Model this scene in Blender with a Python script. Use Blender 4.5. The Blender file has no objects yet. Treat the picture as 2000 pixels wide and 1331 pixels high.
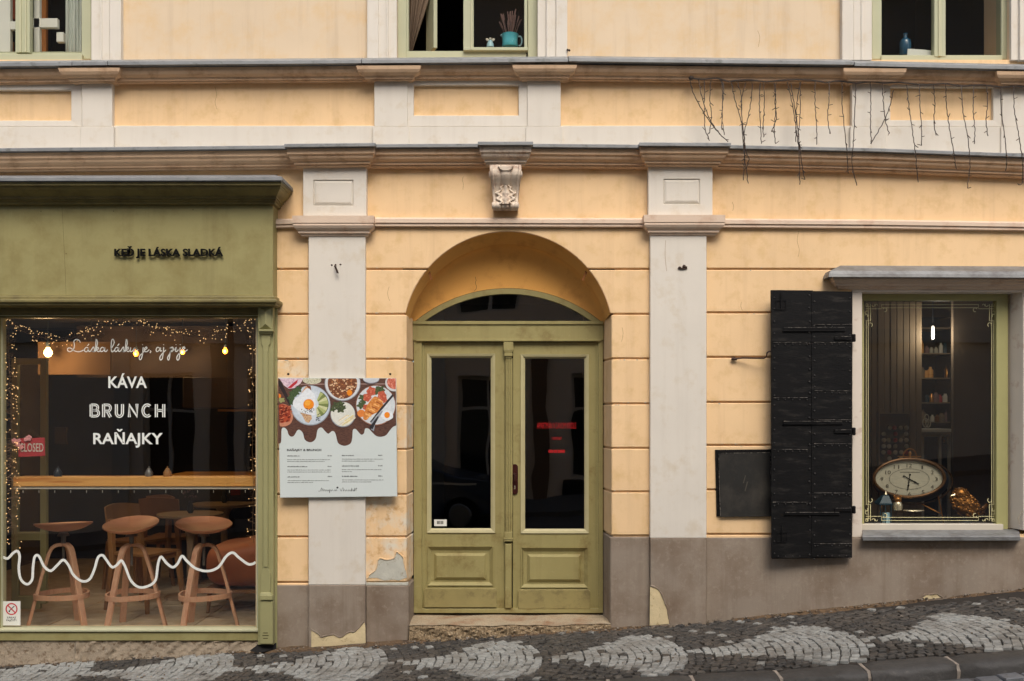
import bpy, bmesh, math, random
from mathutils import Vector, Matrix
random.seed(11)
R = math.radians
SC = bpy.context.scene
COL = SC.collection
# ------------------------------------------------------------------ camera, sky, sun, exposure
CD, HY, CZ, PPM = 7.8, 810.0, 1.7, 250.0      # camera distance to the facade, horizon row, eye height, facade scale
cam = bpy.data.cameras.new("camera")
cam.sensor_width = 36.0
cam.lens = 36.0 * PPM * CD / 2000.0
cam.shift_y = (HY - 665.5) / 2000.0
cam.clip_end = 300
cob = bpy.data.objects.new("camera", cam)
COL.objects.link(cob)
cob.location = (0, -CD, CZ)
cob.rotation_euler = (R(90), 0, 0)
SC.camera = cob

SUN_DIR = Vector((-0.13, 0.63, -0.765)).normalized()   # the way the light travels
w = bpy.data.worlds.new("World")
SC.world = w
w.use_nodes = True
nt = w.node_tree
sky = nt.nodes.new("ShaderNodeTexSky")
sky.sky_type = 'NISHITA'
sky.sun_disc = False
sky.sun_elevation = math.asin(-SUN_DIR.z)
sky.sun_rotation = math.atan2(-SUN_DIR.x, -SUN_DIR.y)
sky.dust_density = 4.0
sky.ozone_density = 0.6
nt.nodes["Background"].inputs[1].default_value = 0.15
nt.links.new(sky.outputs[0], nt.nodes["Background"].inputs[0])
sl = bpy.data.lights.new("sun", 'SUN')
sl.energy = 1.35
sl.angle = R(32)
sl.color = (1.0, 0.97, 0.91)
so = bpy.data.objects.new("sun", sl)
COL.objects.link(so)
so.rotation_euler = SUN_DIR.to_track_quat('-Z', 'Y').to_euler()
so.location = (2, -6, 12)
vs = SC.view_settings
vs.view_transform = 'Standard'
vs.look = 'None'
vs.gamma = 1.0
vs.use_curve_mapping = False
vs.exposure = 0.48

# ------------------------------------------------------------------ materials
def lin(c):
    r = []
    for v in c:
        v /= 255.0
        r.append(v / 12.92 if v <= 0.04045 else ((v + 0.055) / 1.055) ** 2.4)
    return tuple(r)

def mat(name, col, rough=0.7, var=0.08, scale=2.5, bump=0.0, bscale=80.0, metal=0.0,
        col2=None, thr=0.62, scale2=5.0, soft=0.06, spec=0.4, stretch=(1, 1, 1), random_tint=0.0, lin_in=False,
        col3=None, thr3=0.66, scale3=30.0, streak=0.0):
    """Principled surface: base colour with broad mottling, optional patches of a second and third colour, fine relief."""
    c = col if lin_in else lin(col)
    m = bpy.data.materials.new(name)
    m.use_nodes = True
    n, l = m.node_tree.nodes, m.node_tree.links
    p = n["Principled BSDF"]
    p.inputs["Roughness"].default_value = rough
    p.inputs["Metallic"].default_value = metal
    p.inputs["Specular IOR Level"].default_value = spec
    geo = n.new("ShaderNodeNewGeometry")
    mp = n.new("ShaderNodeMapping")
    mp.inputs["Scale"].default_value = stretch
    l.new(geo.outputs["Position"], mp.inputs[0])
    no = n.new("ShaderNodeTexNoise")
    no.inputs["Scale"].default_value = scale
    no.inputs["Detail"].default_value = 7
    no.inputs["Roughness"].default_value = 0.62
    l.new(mp.outputs[0], no.inputs["Vector"])
    rp = n.new("ShaderNodeValToRGB")
    rp.color_ramp.elements[0].position = 0.28
    rp.color_ramp.elements[1].position = 0.72
    rp.color_ramp.elements[0].color = tuple(max(0, x * (1 - var)) for x in c) + (1,)
    rp.color_ramp.elements[1].color = tuple(min(1, x * (1 + var)) for x in c) + (1,)
    l.new(no.outputs[0], rp.inputs[0])
    out = rp.outputs[0]
    for (cc, th, sc_) in ((col2, thr, scale2), (col3, thr3, scale3)):
        if cc is None:
            continue
        n2 = n.new("ShaderNodeTexNoise")
        n2.inputs["Scale"].default_value = sc_
        n2.inputs["Detail"].default_value = 8
        n2.inputs["Roughness"].default_value = 0.65
        l.new(mp.outputs[0], n2.inputs["Vector"])
        mr = n.new("ShaderNodeMapRange")
        mr.inputs[1].default_value = th - soft
        mr.inputs[2].default_value = th + soft
        l.new(n2.outputs[0], mr.inputs[0])
        mx = n.new("ShaderNodeMixRGB")
        l.new(mr.outputs[0], mx.inputs[0])
        l.new(out, mx.inputs[1])
        mx.inputs[2].default_value = lin(cc) + (1,)
        out = mx.outputs[0]
    if streak > 0:
        mp2 = n.new("ShaderNodeMapping")
        mp2.inputs["Scale"].default_value = (7.0, 7.0, 0.35)
        l.new(geo.outputs["Position"], mp2.inputs[0])
        n3 = n.new("ShaderNodeTexNoise")
        n3.inputs["Scale"].default_value = 1.3
        n3.inputs["Detail"].default_value = 8
        n3.inputs["Roughness"].default_value = 0.7
        l.new(mp2.outputs[0], n3.inputs["Vector"])
        mr = n.new("ShaderNodeMapRange")
        mr.inputs[1].default_value = 0.50
        mr.inputs[2].default_value = 0.75
        mr.inputs[3].default_value = 0.0
        mr.inputs[4].default_value = streak
        l.new(n3.outputs[0], mr.inputs[0])
        mx = n.new("ShaderNodeMixRGB")
        l.new(mr.outputs[0], mx.inputs[0])
        l.new(out, mx.inputs[1])
        mx.inputs[2].default_value = tuple(x * y for x, y in zip(c, (0.52, 0.44, 0.36))) + (1,)
        out = mx.outputs[0]
    if random_tint > 0:
        oi = n.new("ShaderNodeObjectInfo")
        mr = n.new("ShaderNodeMapRange")
        mr.inputs[3].default_value = 1 - random_tint
        mr.inputs[4].default_value = 1 + random_tint
        l.new(oi.outputs["Random"], mr.inputs[0])
        mu = n.new("ShaderNodeMixRGB")
        mu.blend_type = 'MULTIPLY'
        mu.inputs[0].default_value = 1
        l.new(out, mu.inputs[1])
        l.new(mr.outputs[0], mu.inputs[2])
        out = mu.outputs[0]
    l.new(out, p.inputs["Base Color"])
    # roughness breaks up a little with the same mottling
    rr = n.new("ShaderNodeMapRange")
    rr.inputs[3].default_value = max(0.02, rough - 0.08)
    rr.inputs[4].default_value = min(1, rough + 0.08)
    l.new(no.outputs[0], rr.inputs[0])
    l.new(rr.outputs[0], p.inputs["Roughness"])
    if bump > 0:
        nb = n.new("ShaderNodeTexNoise")
        nb.inputs["Scale"].default_value = bscale
        nb.inputs["Detail"].default_value = 6
        l.new(mp.outputs[0], nb.inputs["Vector"])
        b = n.new("ShaderNodeBump")
        b.inputs["Strength"].default_value = 0.6
        b.inputs["Distance"].default_value = bump
        l.new(nb.outputs[0], b.inputs["Height"])
        l.new(b.outputs[0], p.inputs["Normal"])
    return m

def emat(name, col, strength):
    m = bpy.data.materials.new(name)
    m.use_nodes = True
    n, l = m.node_tree.nodes, m.node_tree.links
    p = n["Principled BSDF"]
    p.inputs["Base Color"].default_value = lin(col) + (1,)
    p.inputs["Emission Color"].default_value = lin(col) + (1,)
    p.inputs["Emission Strength"].default_value = strength
    return m

def glass_mat(name, tint=(0.93, 0.95, 0.93), ior=1.52, gain=1.7, wave=0.0):
    m = bpy.data.materials.new(name)
    m.use_nodes = True
    n, l = m.node_tree.nodes, m.node_tree.links
    n.remove(n["Principled BSDF"])
    t = n.new("ShaderNodeBsdfTransparent")
    t.inputs[0].default_value = tint + (1,)
    g = n.new("ShaderNodeBsdfGlossy")
    g.inputs["Roughness"].default_value = 0.01
    geo = n.new("ShaderNodeNewGeometry")
    dot = n.new("ShaderNodeVectorMath")
    dot.operation = 'DOT_PRODUCT'
    l.new(geo.outputs["Normal"], dot.inputs[0])
    l.new(geo.outputs["Incoming"], dot.inputs[1])
    def mth(op, a_, b_):
        q = n.new("ShaderNodeMath")
        q.operation = op
        q.use_clamp = op == 'ADD'
        for i_, v_ in enumerate((a_, b_)):
            if v_ is None: continue
            if isinstance(v_, float): q.inputs[i_].default_value = v_
            else: l.new(v_, q.inputs[i_])
        return q.outputs[0]
    ab = mth('ABSOLUTE', dot.outputs["Value"], None)
    fr_ = mth('POWER', mth('SUBTRACT', 1.0, ab), 5.0)
    r0 = ((ior - 1) / (ior + 1)) ** 2
    fac = mth('ADD', mth('MULTIPLY', fr_, 0.9), r0 * gain)
    x = n.new("ShaderNodeMixShader")
    l.new(fac, x.inputs[0])
    l.new(t.outputs[0], x.inputs[1])
    l.new(g.outputs[0], x.inputs[2])
    l.new(x.outputs[0], n["Material Output"].inputs[0])
    if wave > 0:
        nb = n.new("ShaderNodeTexNoise")
        nb.inputs["Scale"].default_value = 2.2
        nb.inputs["Detail"].default_value = 1
        l.new(geo.outputs["Position"], nb.inputs["Vector"])
        b = n.new("ShaderNodeBump")
        b.inputs["Distance"].default_value = wave
        b.inputs["Strength"].default_value = 0.5
        l.new(nb.outputs[0], b.inputs["Height"])
        l.new(b.outputs[0], g.inputs["Normal"])
    return m

M = {}
M['yellow'] = mat("yellow_plaster", (232, 198, 152), 0.85, 0.06, 1.6, 0.0012, 140, col2=(214, 178, 124), thr=0.64, scale2=7, soft=0.14, streak=0.26)
M['worn'] = mat("worn_yellow_plaster", (232, 198, 152), 0.85, 0.06, 1.6, 0.0014, 120, col2=(222, 212, 192), thr=0.54, scale2=5.5, soft=0.10,
                col3=(196, 150, 92), thr3=0.62, scale3=16, streak=0.26)
M['shade_ochre'] = mat("shade_tinted_ochre_plaster", (226, 166, 86), 0.85, 0.06, 1.6, 0.0012, 140, col2=(196, 138, 70), thr=0.66, scale2=7, soft=0.14)  # deeper orange than the wall: the shade under the arch put into the colour
M['upper'] = mat("pale_upper_plaster", (216, 195, 165), 0.85, 0.05, 1.2, 0.001, 160, col2=(214, 182, 134), thr=0.62, scale2=4, soft=0.16, streak=0.30)
M['cream'] = mat("cream_plaster", (215, 208, 195), 0.85, 0.04, 2.0, 0.001, 150, col2=(202, 188, 164), thr=0.68, scale2=7, soft=0.14, streak=0.14)
M['mould'] = mat("cornice_plaster", (212, 180, 146), 0.8, 0.10, 3.0, 0.001, 120, col2=(172, 136, 104), thr=0.62, scale2=8, soft=0.12)
M['console'] = mat("bracket_plaster", (212, 196, 176), 0.8, 0.06, 6.0, 0.002, 90, col2=(160, 128, 108), thr=0.6, scale2=16, soft=0.1)
M['taupe'] = mat("taupe_plinth_render", (143, 130, 115), 0.88, 0.10, 2.2, 0.0016, 130, col2=(114, 95, 77), thr=0.60, scale2=2.6, soft=0.16,
                 col3=(158, 146, 130), thr3=0.70, scale3=26, streak=0.5)
M['old'] = mat("bare_cream_render", (206, 188, 148), 0.9, 0.14, 9, 0.004, 60, col2=(150, 124, 84), thr=0.66, scale2=22)
M['bare'] = mat("bare_grey_render", (190, 188, 174), 0.9, 0.14, 11, 0.003, 70, col2=(150, 138, 116), thr=0.64, scale2=18)
M['concrete'] = mat("rough_concrete", (146, 132, 112), 0.92, 0.22, 9, 0.012, 55, col2=(96, 76, 56), thr=0.60, scale2=26, soft=0.08,
                    col3=(184, 174, 152), thr3=0.68, scale3=40)
M['step'] = mat("worn_step_stone", (170, 154, 128), 0.92, 0.16, 12, 0.006, 110, col2=(136, 98, 68), thr=0.60, scale2=6, soft=0.12,
                col3=(110, 96, 78), thr3=0.62, scale3=90)
M['aggregate'] = mat("exposed_aggregate", (140, 120, 92), 0.95, 0.25, 22, 0.02, 70, col2=(66, 52, 38), thr=0.58, scale2=60, soft=0.05,
                     col3=(196, 178, 146), thr3=0.60, scale3=75)
M['zinc'] = mat("weathered_zinc", (136, 138, 138), 0.5, 0.16, 6, 0.001, 60, metal=0.25, col2=(112, 114, 112), thr=0.62, scale2=11)
M['zinc2'] = mat("dull_grey_zinc", (126, 127, 126), 0.5, 0.18, 6, 0.001, 60, metal=0.2, col2=(88, 84, 82), thr=0.58, scale2=9, soft=0.14)
M['rivet'] = mat("highlight_rivet_iron", (46, 43, 40), 0.45, 0.4, 40, spec=0.5)  # lighter than the plates: rivet highlights put into the colour
M['green'] = mat("olive_green_paint", (149, 141, 93), 0.55, 0.05, 3, 0.0005, 180, col2=(128, 116, 68), thr=0.62, scale2=5, soft=0.16, streak=0.35)
M['gmould_shade'] = mat("shade_darkened_green_moulding", (120, 110, 66), 0.5, 0.10, 4, 0.0005, 170, col2=(92, 82, 50), thr=0.58, scale2=7, soft=0.14)  # fascia green darkened, so shade on the mouldings is painted in
M['doorgreen'] = mat("olive_door_paint", (151, 141, 92), 0.5, 0.06, 4, 0.0005, 170, col2=(118, 100, 56), thr=0.66, scale2=6, soft=0.12,
                     col3=(168, 156, 112), thr3=0.70, scale3=34, streak=0.35)
M['sage'] = mat("sage_frame_paint", (176, 177, 146), 0.5, 0.05, 4, 0.0005, 170)
M['palegreen'] = mat("pale_green_bead", (186, 184, 150), 0.5, 0.06, 6, 0.0005, 170)
M['black_iron'] = mat("black_painted_iron", (13, 12, 12), 0.6, 0.5, 9, 0.0022, 60, col2=(50, 47, 43), thr=0.63, scale2=9, soft=0.10, spec=0.2, stretch=(0.5, 1, 2.2),
                      col3=(8, 8, 8), thr3=0.55, scale3=22)
M['worn_edge'] = mat("worn_and_highlight_iron_edge", (120, 114, 106), 0.5, 0.5, 30, 0.001, 80, col2=(30, 28, 26), thr=0.5, scale2=40)
M['box_iron'] = mat("dark_box_iron", (34, 33, 30), 0.55, 0.15, 6, 0.001, 60, col2=(60, 56, 50), thr=0.62, scale2=5, soft=0.14)
M['rust'] = mat("rusty_iron", (58, 40, 30), 0.7, 0.3, 30, 0.001, 80)
M['glass'] = glass_mat("shop_glass", (0.90, 0.91, 0.88), 1.52, 3.0, 0.002)
M['oldglass'] = glass_mat("old_wavy_glass", (0.85, 0.86, 0.83), 1.52, 3.2, 0.004)
M['upperglass'] = glass_mat("upper_window_glass", (0.85, 0.86, 0.83), 1.52, 1.5, 0.004)
M['vinyl'] = mat("white_vinyl", (226, 228, 220), 0.6, 0.03, 5)
M['gold_line'] = mat("pale_gold_vinyl", (206, 198, 150), 0.5, 0.05, 5)
M['red_vinyl'] = mat("red_vinyl", (186, 24, 28), 0.5, 0.04, 5)
M['letter'] = mat("black_sign_letters", (9, 8, 7), 0.5, 0.1, 5, spec=0.15)
M['board'] = mat("white_menu_board", (206, 214, 210), 0.5, 0.02, 3)
M['wood'] = mat("bent_beech_wood", (198, 154, 124), 0.5, 0.16, 9, 0.0004, 90, stretch=(4, 4, 0.30), col2=(176, 122, 92), thr=0.58, scale2=9, soft=0.10)
M['wood2'] = mat("dark_oak_wood", (146, 104, 62), 0.5, 0.14, 7, 0.0004, 90, stretch=(1, 1, 0.2))
M['pine'] = mat("pine_counter", (214, 156, 84), 0.45, 0.10, 3.0, 0.0003, 60, stretch=(0.35, 1, 5.0), col2=(186, 116, 52), thr=0.58, scale2=3.2, soft=0.05)
M['leather'] = mat("brown_leather", (160, 92, 58), 0.5, 0.12, 5, 0.001, 60)
M['tile'] = mat("cafe_floor_tile", (190, 172, 146), 0.45, 0.12, 4, 0.0005, 50, col2=(164, 142, 114), thr=0.6, scale2=9, soft=0.14, random_tint=0.08)
M['grout'] = mat("dark_grout", (60, 50, 40), 0.9, 0.1)
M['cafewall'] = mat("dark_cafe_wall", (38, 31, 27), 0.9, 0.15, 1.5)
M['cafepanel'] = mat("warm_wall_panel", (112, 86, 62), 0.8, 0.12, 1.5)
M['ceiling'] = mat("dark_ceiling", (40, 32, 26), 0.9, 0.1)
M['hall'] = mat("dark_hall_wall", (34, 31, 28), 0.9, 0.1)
M['shopwall'] = mat("taupe_shop_wall", (104, 90, 74), 0.9, 0.1)
M['stripe'] = mat("shop_panelling", (126, 108, 84), 0.7, 0.12, 4, stretch=(1, 1, 0.2), random_tint=0.10)
M['darkwood'] = mat("dark_shelf_wood", (40, 34, 30), 0.6, 0.2, 6)
M['offwhite'] = mat("off_white_paint", (198, 190, 174), 0.5, 0.05)
M['white'] = mat("white_frame_paint", (224, 222, 212), 0.5, 0.04)
M['cloth'] = mat("white_curtain_cloth", (222, 226, 220), 0.9, 0.04)
M['browncloth'] = mat("brown_curtain_cloth", (124, 106, 88), 0.9, 0.08)
M['brass'] = mat("brass", (190, 130, 66), 0.3, 0.1, 10, metal=0.9)
M['bronze'] = mat("copper_rim", (98, 70, 44), 0.35, 0.1, 8, metal=0.7)
M['gold'] = mat("gold_leaf", (140, 92, 40), 0.38, 0.25, 30, metal=0.75)
M['silvergold'] = mat("pale_gold_metal", (226, 212, 180), 0.25, 0.1, 20, metal=0.7)
M['dial'] = mat("clock_dial", (172, 166, 146), 0.6, 0.05, 6)
M['navy'] = mat("dark_navy_enamel", (28, 36, 44), 0.4, 0.2, 6)
M['teal'] = mat("teal_enamel", (26, 56, 68), 0.4, 0.15, 8)
M['turq'] = mat("turquoise_glaze", (84, 178, 192), 0.3, 0.1, 12, col2=(196, 220, 214), thr=0.64, scale2=14)
M['blueglaze'] = mat("pale_blue_glaze", (160, 196, 206), 0.4, 0.06, 8)
M['lavender'] = mat("dried_lavender", (126, 98, 92), 0.9, 0.25, 40)
M['bluebottle'] = mat("blue_bottle_glass", (30, 74, 100), 0.15, 0.2, 8, spec=0.7)
M['paper'] = mat("white_paper", (222, 222, 214), 0.8, 0.03)
M['red'] = mat("closed_sign_red", (176, 52, 58), 0.6, 0.08)
M['pink'] = mat("pink_blossom", (222, 150, 150), 0.8, 0.1, 20)
M['wire'] = mat("dark_brown_wire", (54, 42, 34), 0.6, 0.2, 20)
M['led_off'] = mat("clear_led", (120, 100, 82), 0.3, 0.1)
M['thinwire'] = mat("copper_wire", (120, 92, 66), 0.45, 0.1, metal=0.4)
M['led'] = emat("lit_led", (255, 206, 140), 0.85)
M['bulb'] = emat("lit_bulb", (255, 206, 130), 7.0)
M['bulb2'] = emat("dim_lit_bulb", (255, 150, 50), 2.2)
M['spot'] = emat("shop_lamp", (255, 248, 232), 1.0)
M['lightsett'] = mat("pale_granite_sett", (144, 145, 140), 0.62, 0.26, 26, 0.003, 90, random_tint=0.24, col2=(100, 94, 84), thr=0.60, scale2=3.2, soft=0.16, col3=(96, 90, 82), thr3=0.62, scale3=22)
M['darksett'] = mat("dark_basalt_sett", (55, 53, 50), 0.6, 0.32, 26, 0.003, 90, random_tint=0.30, col2=(80, 72, 62), thr=0.62, scale2=3.6, soft=0.16, col3=(112, 104, 94), thr3=0.68, scale3=18)
M['roadsett'] = mat("road_sett", (98, 100, 102), 0.6, 0.22, 16, 0.004, 70, random_tint=0.2, col2=(70, 66, 62), thr=0.64, scale2=9)
M['kerb'] = mat("dark_basalt_kerb", (60, 58, 55), 0.6, 0.25, 14, 0.006, 45, random_tint=0.12, col2=(92, 88, 82), thr=0.66, scale2=10)
M['mortar'] = mat("pale_mortar", (140, 130, 118), 0.9, 0.2, 20, 0.004, 80)
M['bed'] = mat("joint_sand", (46, 41, 35), 0.95, 0.3, 18, 0.006, 60)
M['soil'] = mat("wall_foot_dirt", (98, 78, 56), 0.95, 0.3, 14, 0.012, 60, col2=(64, 53, 42), thr=0.55, scale2=22)
M['pebble'] = mat("small_pebbles", (120, 106, 88), 0.9, 0.4, 60, random_tint=0.2)
M['opp'] = mat("opposite_plaster", (216, 196, 172), 0.9, 0.08, 1.5)
M['oppdark'] = mat("opposite_window_glass", (26, 28, 30), 0.15, 0.1)
M['opptrim'] = mat("opposite_trim", (190, 180, 164), 0.9, 0.08)
def flat(name, c, r=0.5, var=0.12, sc=60):
    return mat(name, c, r, var, sc)

# ------------------------------------------------------------------ building helpers
def W(px, py, d=0.0):
    """A point at depth d behind the facade plane, from its place in the facade survey (0.25 px per mm at the facade)."""
    s = (CD + d) / CD
    return Vector(((px - 1000.0) / PPM * s, d, CZ + (HY - py) / PPM * s))

WL = {}
def catmull(pts, n=6, closed=False):
    out = []
    N = len(pts)
    rng = range(N) if closed else range(N - 1)
    for i in rng:
        if closed:
            p0, p1, p2, p3 = pts[(i - 1) % N], pts[i], pts[(i + 1) % N], pts[(i + 2) % N]
        else:
            p0, p1, p2, p3 = pts[max(i - 1, 0)], pts[i], pts[i + 1], pts[min(i + 2, N - 1)]
        for k in range(n):
            t = k / n
            out.append(tuple(0.5 * ((2 * b) + (c - a) * t + (2 * a - 5 * b + 4 * c - d) * t * t + (3 * b - a - 3 * c + d) * t ** 3)
                             for a, b, c, d in zip(p0, p1, p2, p3)))
    if not closed:
        out.append(tuple(pts[-1]))
    return out

class MB:
    def __init__(s):
        s.v, s.f, s.m, s.cur = [], [], [], 0
    def add(s, vs_, fs, m=None):
        o = len(s.v)
        s.v += [Vector(v) for v in vs_]
        for f in fs:
            s.f.append(tuple(i + o for i in f))
            s.m.append(s.cur if m is None else m)
        return s
    def prism(s, a, b, m=None, caps=True):
        n = len(a)
        fs = [(i, (i + 1) % n, n + (i + 1) % n, n + i) for i in range(n)]
        if caps:
            fs += [tuple(range(n)), tuple(range(2 * n - 1, n - 1, -1))]
        return s.add(list(a) + list(b), fs, m)
    def box(s, x0, y0, z0, x1, y1, z1, m=None):
        a = [(x0, y0, z0), (x1, y0, z0), (x1, y0, z1), (x0, y0, z1)]
        b = [(x0, y1, z0), (x1, y1, z0), (x1, y1, z1), (x0, y1, z1)]
        return s.prism(a, b, m)
    def pbox(s, x0, y0, x1, y1, df, db, m=None):
        y0 = y0 if isinstance(y0, tuple) else (y0, y0)
        y1 = y1 if isinstance(y1, tuple) else (y1, y1)
        a = [W(x0, y1[0], df), W(x1, y1[1], df), W(x1, y0[1], df), W(x0, y0[0], df)]
        b = [Vector((p.x, db, p.z)) for p in a]
        return s.prism(a, b, m)
    def ppoly(s, pts, df, db, m=None):
        a = [W(x, y, df) for x, y in pts]
        b = [Vector((p.x, db, p.z)) for p in a]
        return s.prism(a, b, m)
    def pface(s, pts, d, m=None):
        return s.add([W(x, y, d) for x, y in pts], [tuple(range(len(pts)))], m)
    def pring(s, o, i, do, di, db, m=None):
        """Rectangular frame: outer rect o at depth do, inner rect i at depth di, sides running back to db."""
        def loop(r, d):
            return [W(r[0], r[3], d), W(r[2], r[3], d), W(r[2], r[1], d), W(r[0], r[1], d)]
        lo, li = loop(o, do), loop(i, di)
        bo, bi = [Vector((p.x, db, p.z)) for p in lo], [Vector((p.x, db, p.z)) for p in li]
        fs = []
        for k in range(4):
            j = (k + 1) % 4
            fs += [(k, j, 4 + j, 4 + k), (k, 8 + k, 8 + j, j), (4 + k, 4 + j, 12 + j, 12 + k), (8 + k, 12 + k, 12 + j, 8 + j)]
        return s.add(lo + li + bo + bi, fs, m)
    def tube(s, pts, r, n=6, closed=False, m=None, flat_=1.0):
        pts = [Vector(p) for p in pts]
        N = len(pts)
        rs = r if isinstance(r, (list, tuple)) else [r] * N
        vs_, fs = [], []
        up = Vector((0.13, 0.27, 0.95)).normalized()
        for k in range(N):
            a = pts[(k - 1) % N] if (closed or k > 0) else pts[k]
            b = pts[(k + 1) % N] if (closed or k < N - 1) else pts[k]
            t = (b - a)
            t = t.normalized() if t.length > 1e-9 else Vector((0, 0, 1))
            u = up - t * up.dot(t)
            if u.length < 0.05:
                u = Vector((1, 0, 0)) - t * t.x
            u.normalize()
            up = u
            v2 = t.cross(u)
            for q in range(n):
                an = 2 * math.pi * q / n
                vs_.append(pts[k] + (u * math.cos(an) + v2 * math.sin(an) * flat_) * rs[k])
        for k in range(N if closed else N - 1):
            k2 = (k + 1) % N
            for q in range(n):
                q2 = (q + 1) % n
                fs.append((k * n + q, k * n + q2, k2 * n + q2, k2 * n + q))
        if not closed:
            fs += [tuple(range(n - 1, -1, -1)), tuple(range((N - 1) * n, N * n))]
        return s.add(vs_, fs, m)
    def strip(s, pts, wv, tv, m=None, closed=False):
        """Rectangular section swept along pts; wv and tv give the half-width and half-thickness vector at each point."""
        N = len(pts)
        vs_, fs = [], []
        for k in range(N):
            p = Vector(pts[k])
            a = Vector(wv[k] if isinstance(wv, list) else wv)
            b = Vector(tv[k] if isinstance(tv, list) else tv)
            vs_ += [p - a - b, p + a - b, p + a + b, p - a + b]
        for k in range(N if closed else N - 1):
            k2 = (k + 1) % N
            for q in range(4):
                q2 = (q + 1) % 4
                fs.append((k * 4 + q, k * 4 + q2, k2 * 4 + q2, k2 * 4 + q))
        if not closed:
            fs += [(3, 2, 1, 0), tuple(range((N - 1) * 4, N * 4))]
        return s.add(vs_, fs, m)
    def lathe(s, prof, c=(0, 0, 0), n=20, sx=1.0, sy=1.0, m=None, axis='Z'):
        c = Vector(c)
        vs_, fs = [], []
        for (r, z) in prof:
            for q in range(n):
                an = 2 * math.pi * q / n
                a, b = r * math.cos(an) * sx, r * math.sin(an) * sy
                vs_.append(c + (Vector((a, b, z)) if axis == 'Z' else Vector((a, -z, b))))
        N = len(prof)
        for k in range(N - 1):
            for q in range(n):
                q2 = (q + 1) % n
                fs.append((k * n + q, k * n + q2, (k + 1) * n + q2, (k + 1) * n + q))
        fs += [tuple(range(n - 1, -1, -1)), tuple(range((N - 1) * n, N * n))]
        return s.add(vs_, fs, m)
    def ball(s, c, rx, ry=None, rz=None, nu=10, nv=7, m=None, rot=None):
        ry = rx if ry is None else ry
        rz = rx if rz is None else rz
        c = Vector(c)
        vs_, fs = [], []
        for j in range(1, nv):
            th = math.pi * j / nv
            for i in range(nu):
                ph = 2 * math.pi * i / nu
                p = Vector((rx * math.sin(th) * math.cos(ph), ry * math.sin(th) * math.sin(ph), rz * math.cos(th)))
                vs_.append(c + (rot @ p if rot else p))
        t = Vector((0, 0, rz)); b = Vector((0, 0, -rz))
        vs_ += [c + (rot @ t if rot else t), c + (rot @ b if rot else b)]
        T, B = len(vs_) - 2, len(vs_) - 1
        for j in range(nv - 2):
            for i in range(nu):
                i2 = (i + 1) % nu
                fs.append((j * nu + i, (j + 1) * nu + i, (j + 1) * nu + i2, j * nu + i2))
        for i in range(nu):
            i2 = (i + 1) % nu
            fs.append((T, i, i2))
            fs.append((B, (nv - 2) * nu + i2, (nv - 2) * nu + i))
        return s.add(vs_, fs, m)
    def grid(s, fn, nu, nv, m=None):
        vs_ = [fn(i / nu, j / nv) for j in range(nv + 1) for i in range(nu + 1)]
        fs = [(j * (nu + 1) + i, j * (nu + 1) + i + 1, (j + 1) * (nu + 1) + i + 1, (j + 1) * (nu + 1) + i) for j in range(nv) for i in range(nu)]
        return s.add(vs_, fs, m)
    def ribbon(s, pts, wpx, d, m=None, closed=False):
        """Flat band of lettering or line work lying on a pane or panel at depth d."""
        P = [Vector((x, y)) for x, y in pts]
        N = len(P)
        vs_, fs = [], []
        for k in range(N):
            a = P[(k - 1) % N] if (closed or k > 0) else P[k]
            b = P[(k + 1) % N] if (closed or k < N - 1) else P[k]
            t = b - a
            t = t.normalized() if t.length > 1e-9 else Vector((1, 0))
            nrm = Vector((-t.y, t.x))
            k1 = 1.0
            if 0 < k < N - 1 or closed:
                e = (P[k] - a)
                if e.length > 1e-9:
                    e.normalize()
                    cz = abs(e.dot(t))
                    k1 = min(1.5, 1.0 / max(cz, 0.6))
            for sg in (1, -1):
                q = P[k] + nrm * wpx * 0.5 * sg * k1
                vs_.append(W(q.x, q.y, d))
        for k in range(N if closed else N - 1):
            k2 = (k + 1) % N
            fs.append((2 * k, 2 * k + 1, 2 * k2 + 1, 2 * k2))
        return s.add(vs_, fs, m)
    def molding(s, xl, xr, prof, yl=0.0, yr=0.0, ml=0, mr=0, base=0.0, m=None, mfirst=None, nfirst=0):
        """Moulding run: prof is [(projection, row)], xl/xr its ends at the wall; ml/mr = 1 returns (mitres) the end to the wall."""
        Xl, Xr = (xl - 1000.0) / PPM, (xr - 1000.0) / PPM
        def zz(p, py):
            return CZ + (HY - py) / PPM * (CD - p) / CD
        L = [Vector((Xl - ml * max(0, p - base), -p, zz(p, py + yl))) for p, py in prof]
        Rr = [Vector((Xr + mr * max(0, p - base), -p, zz(p, py + yr))) for p, py in prof]
        LB = [Vector((v.x, 0.02, v.z)) for v in L]
        RB = [Vector((v.x, 0.02, v.z)) for v in Rr]
        n = len(prof)
        o = len(s.v)
        s.v += L + Rr + LB + RB
        mm = s.cur if m is None else m
        def face(f, k):
            s.f.append(tuple(i + o for i in f))
            s.m.append(mfirst if (mfirst is not None and k < nfirst) else mm)
        for k in range(n - 1):
            face((k, k + 1, n + k + 1, n + k), k)
            face((2 * n + k, 2 * n + k + 1, k + 1, k), k)
            face((n + k, n + k + 1, 3 * n + k + 1, 3 * n + k), k)
        face((0, n, 3 * n, 2 * n), 0)
        face((n - 1, 2 * n - 1, 4 * n - 1, 3 * n - 1), n)
        return s
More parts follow.
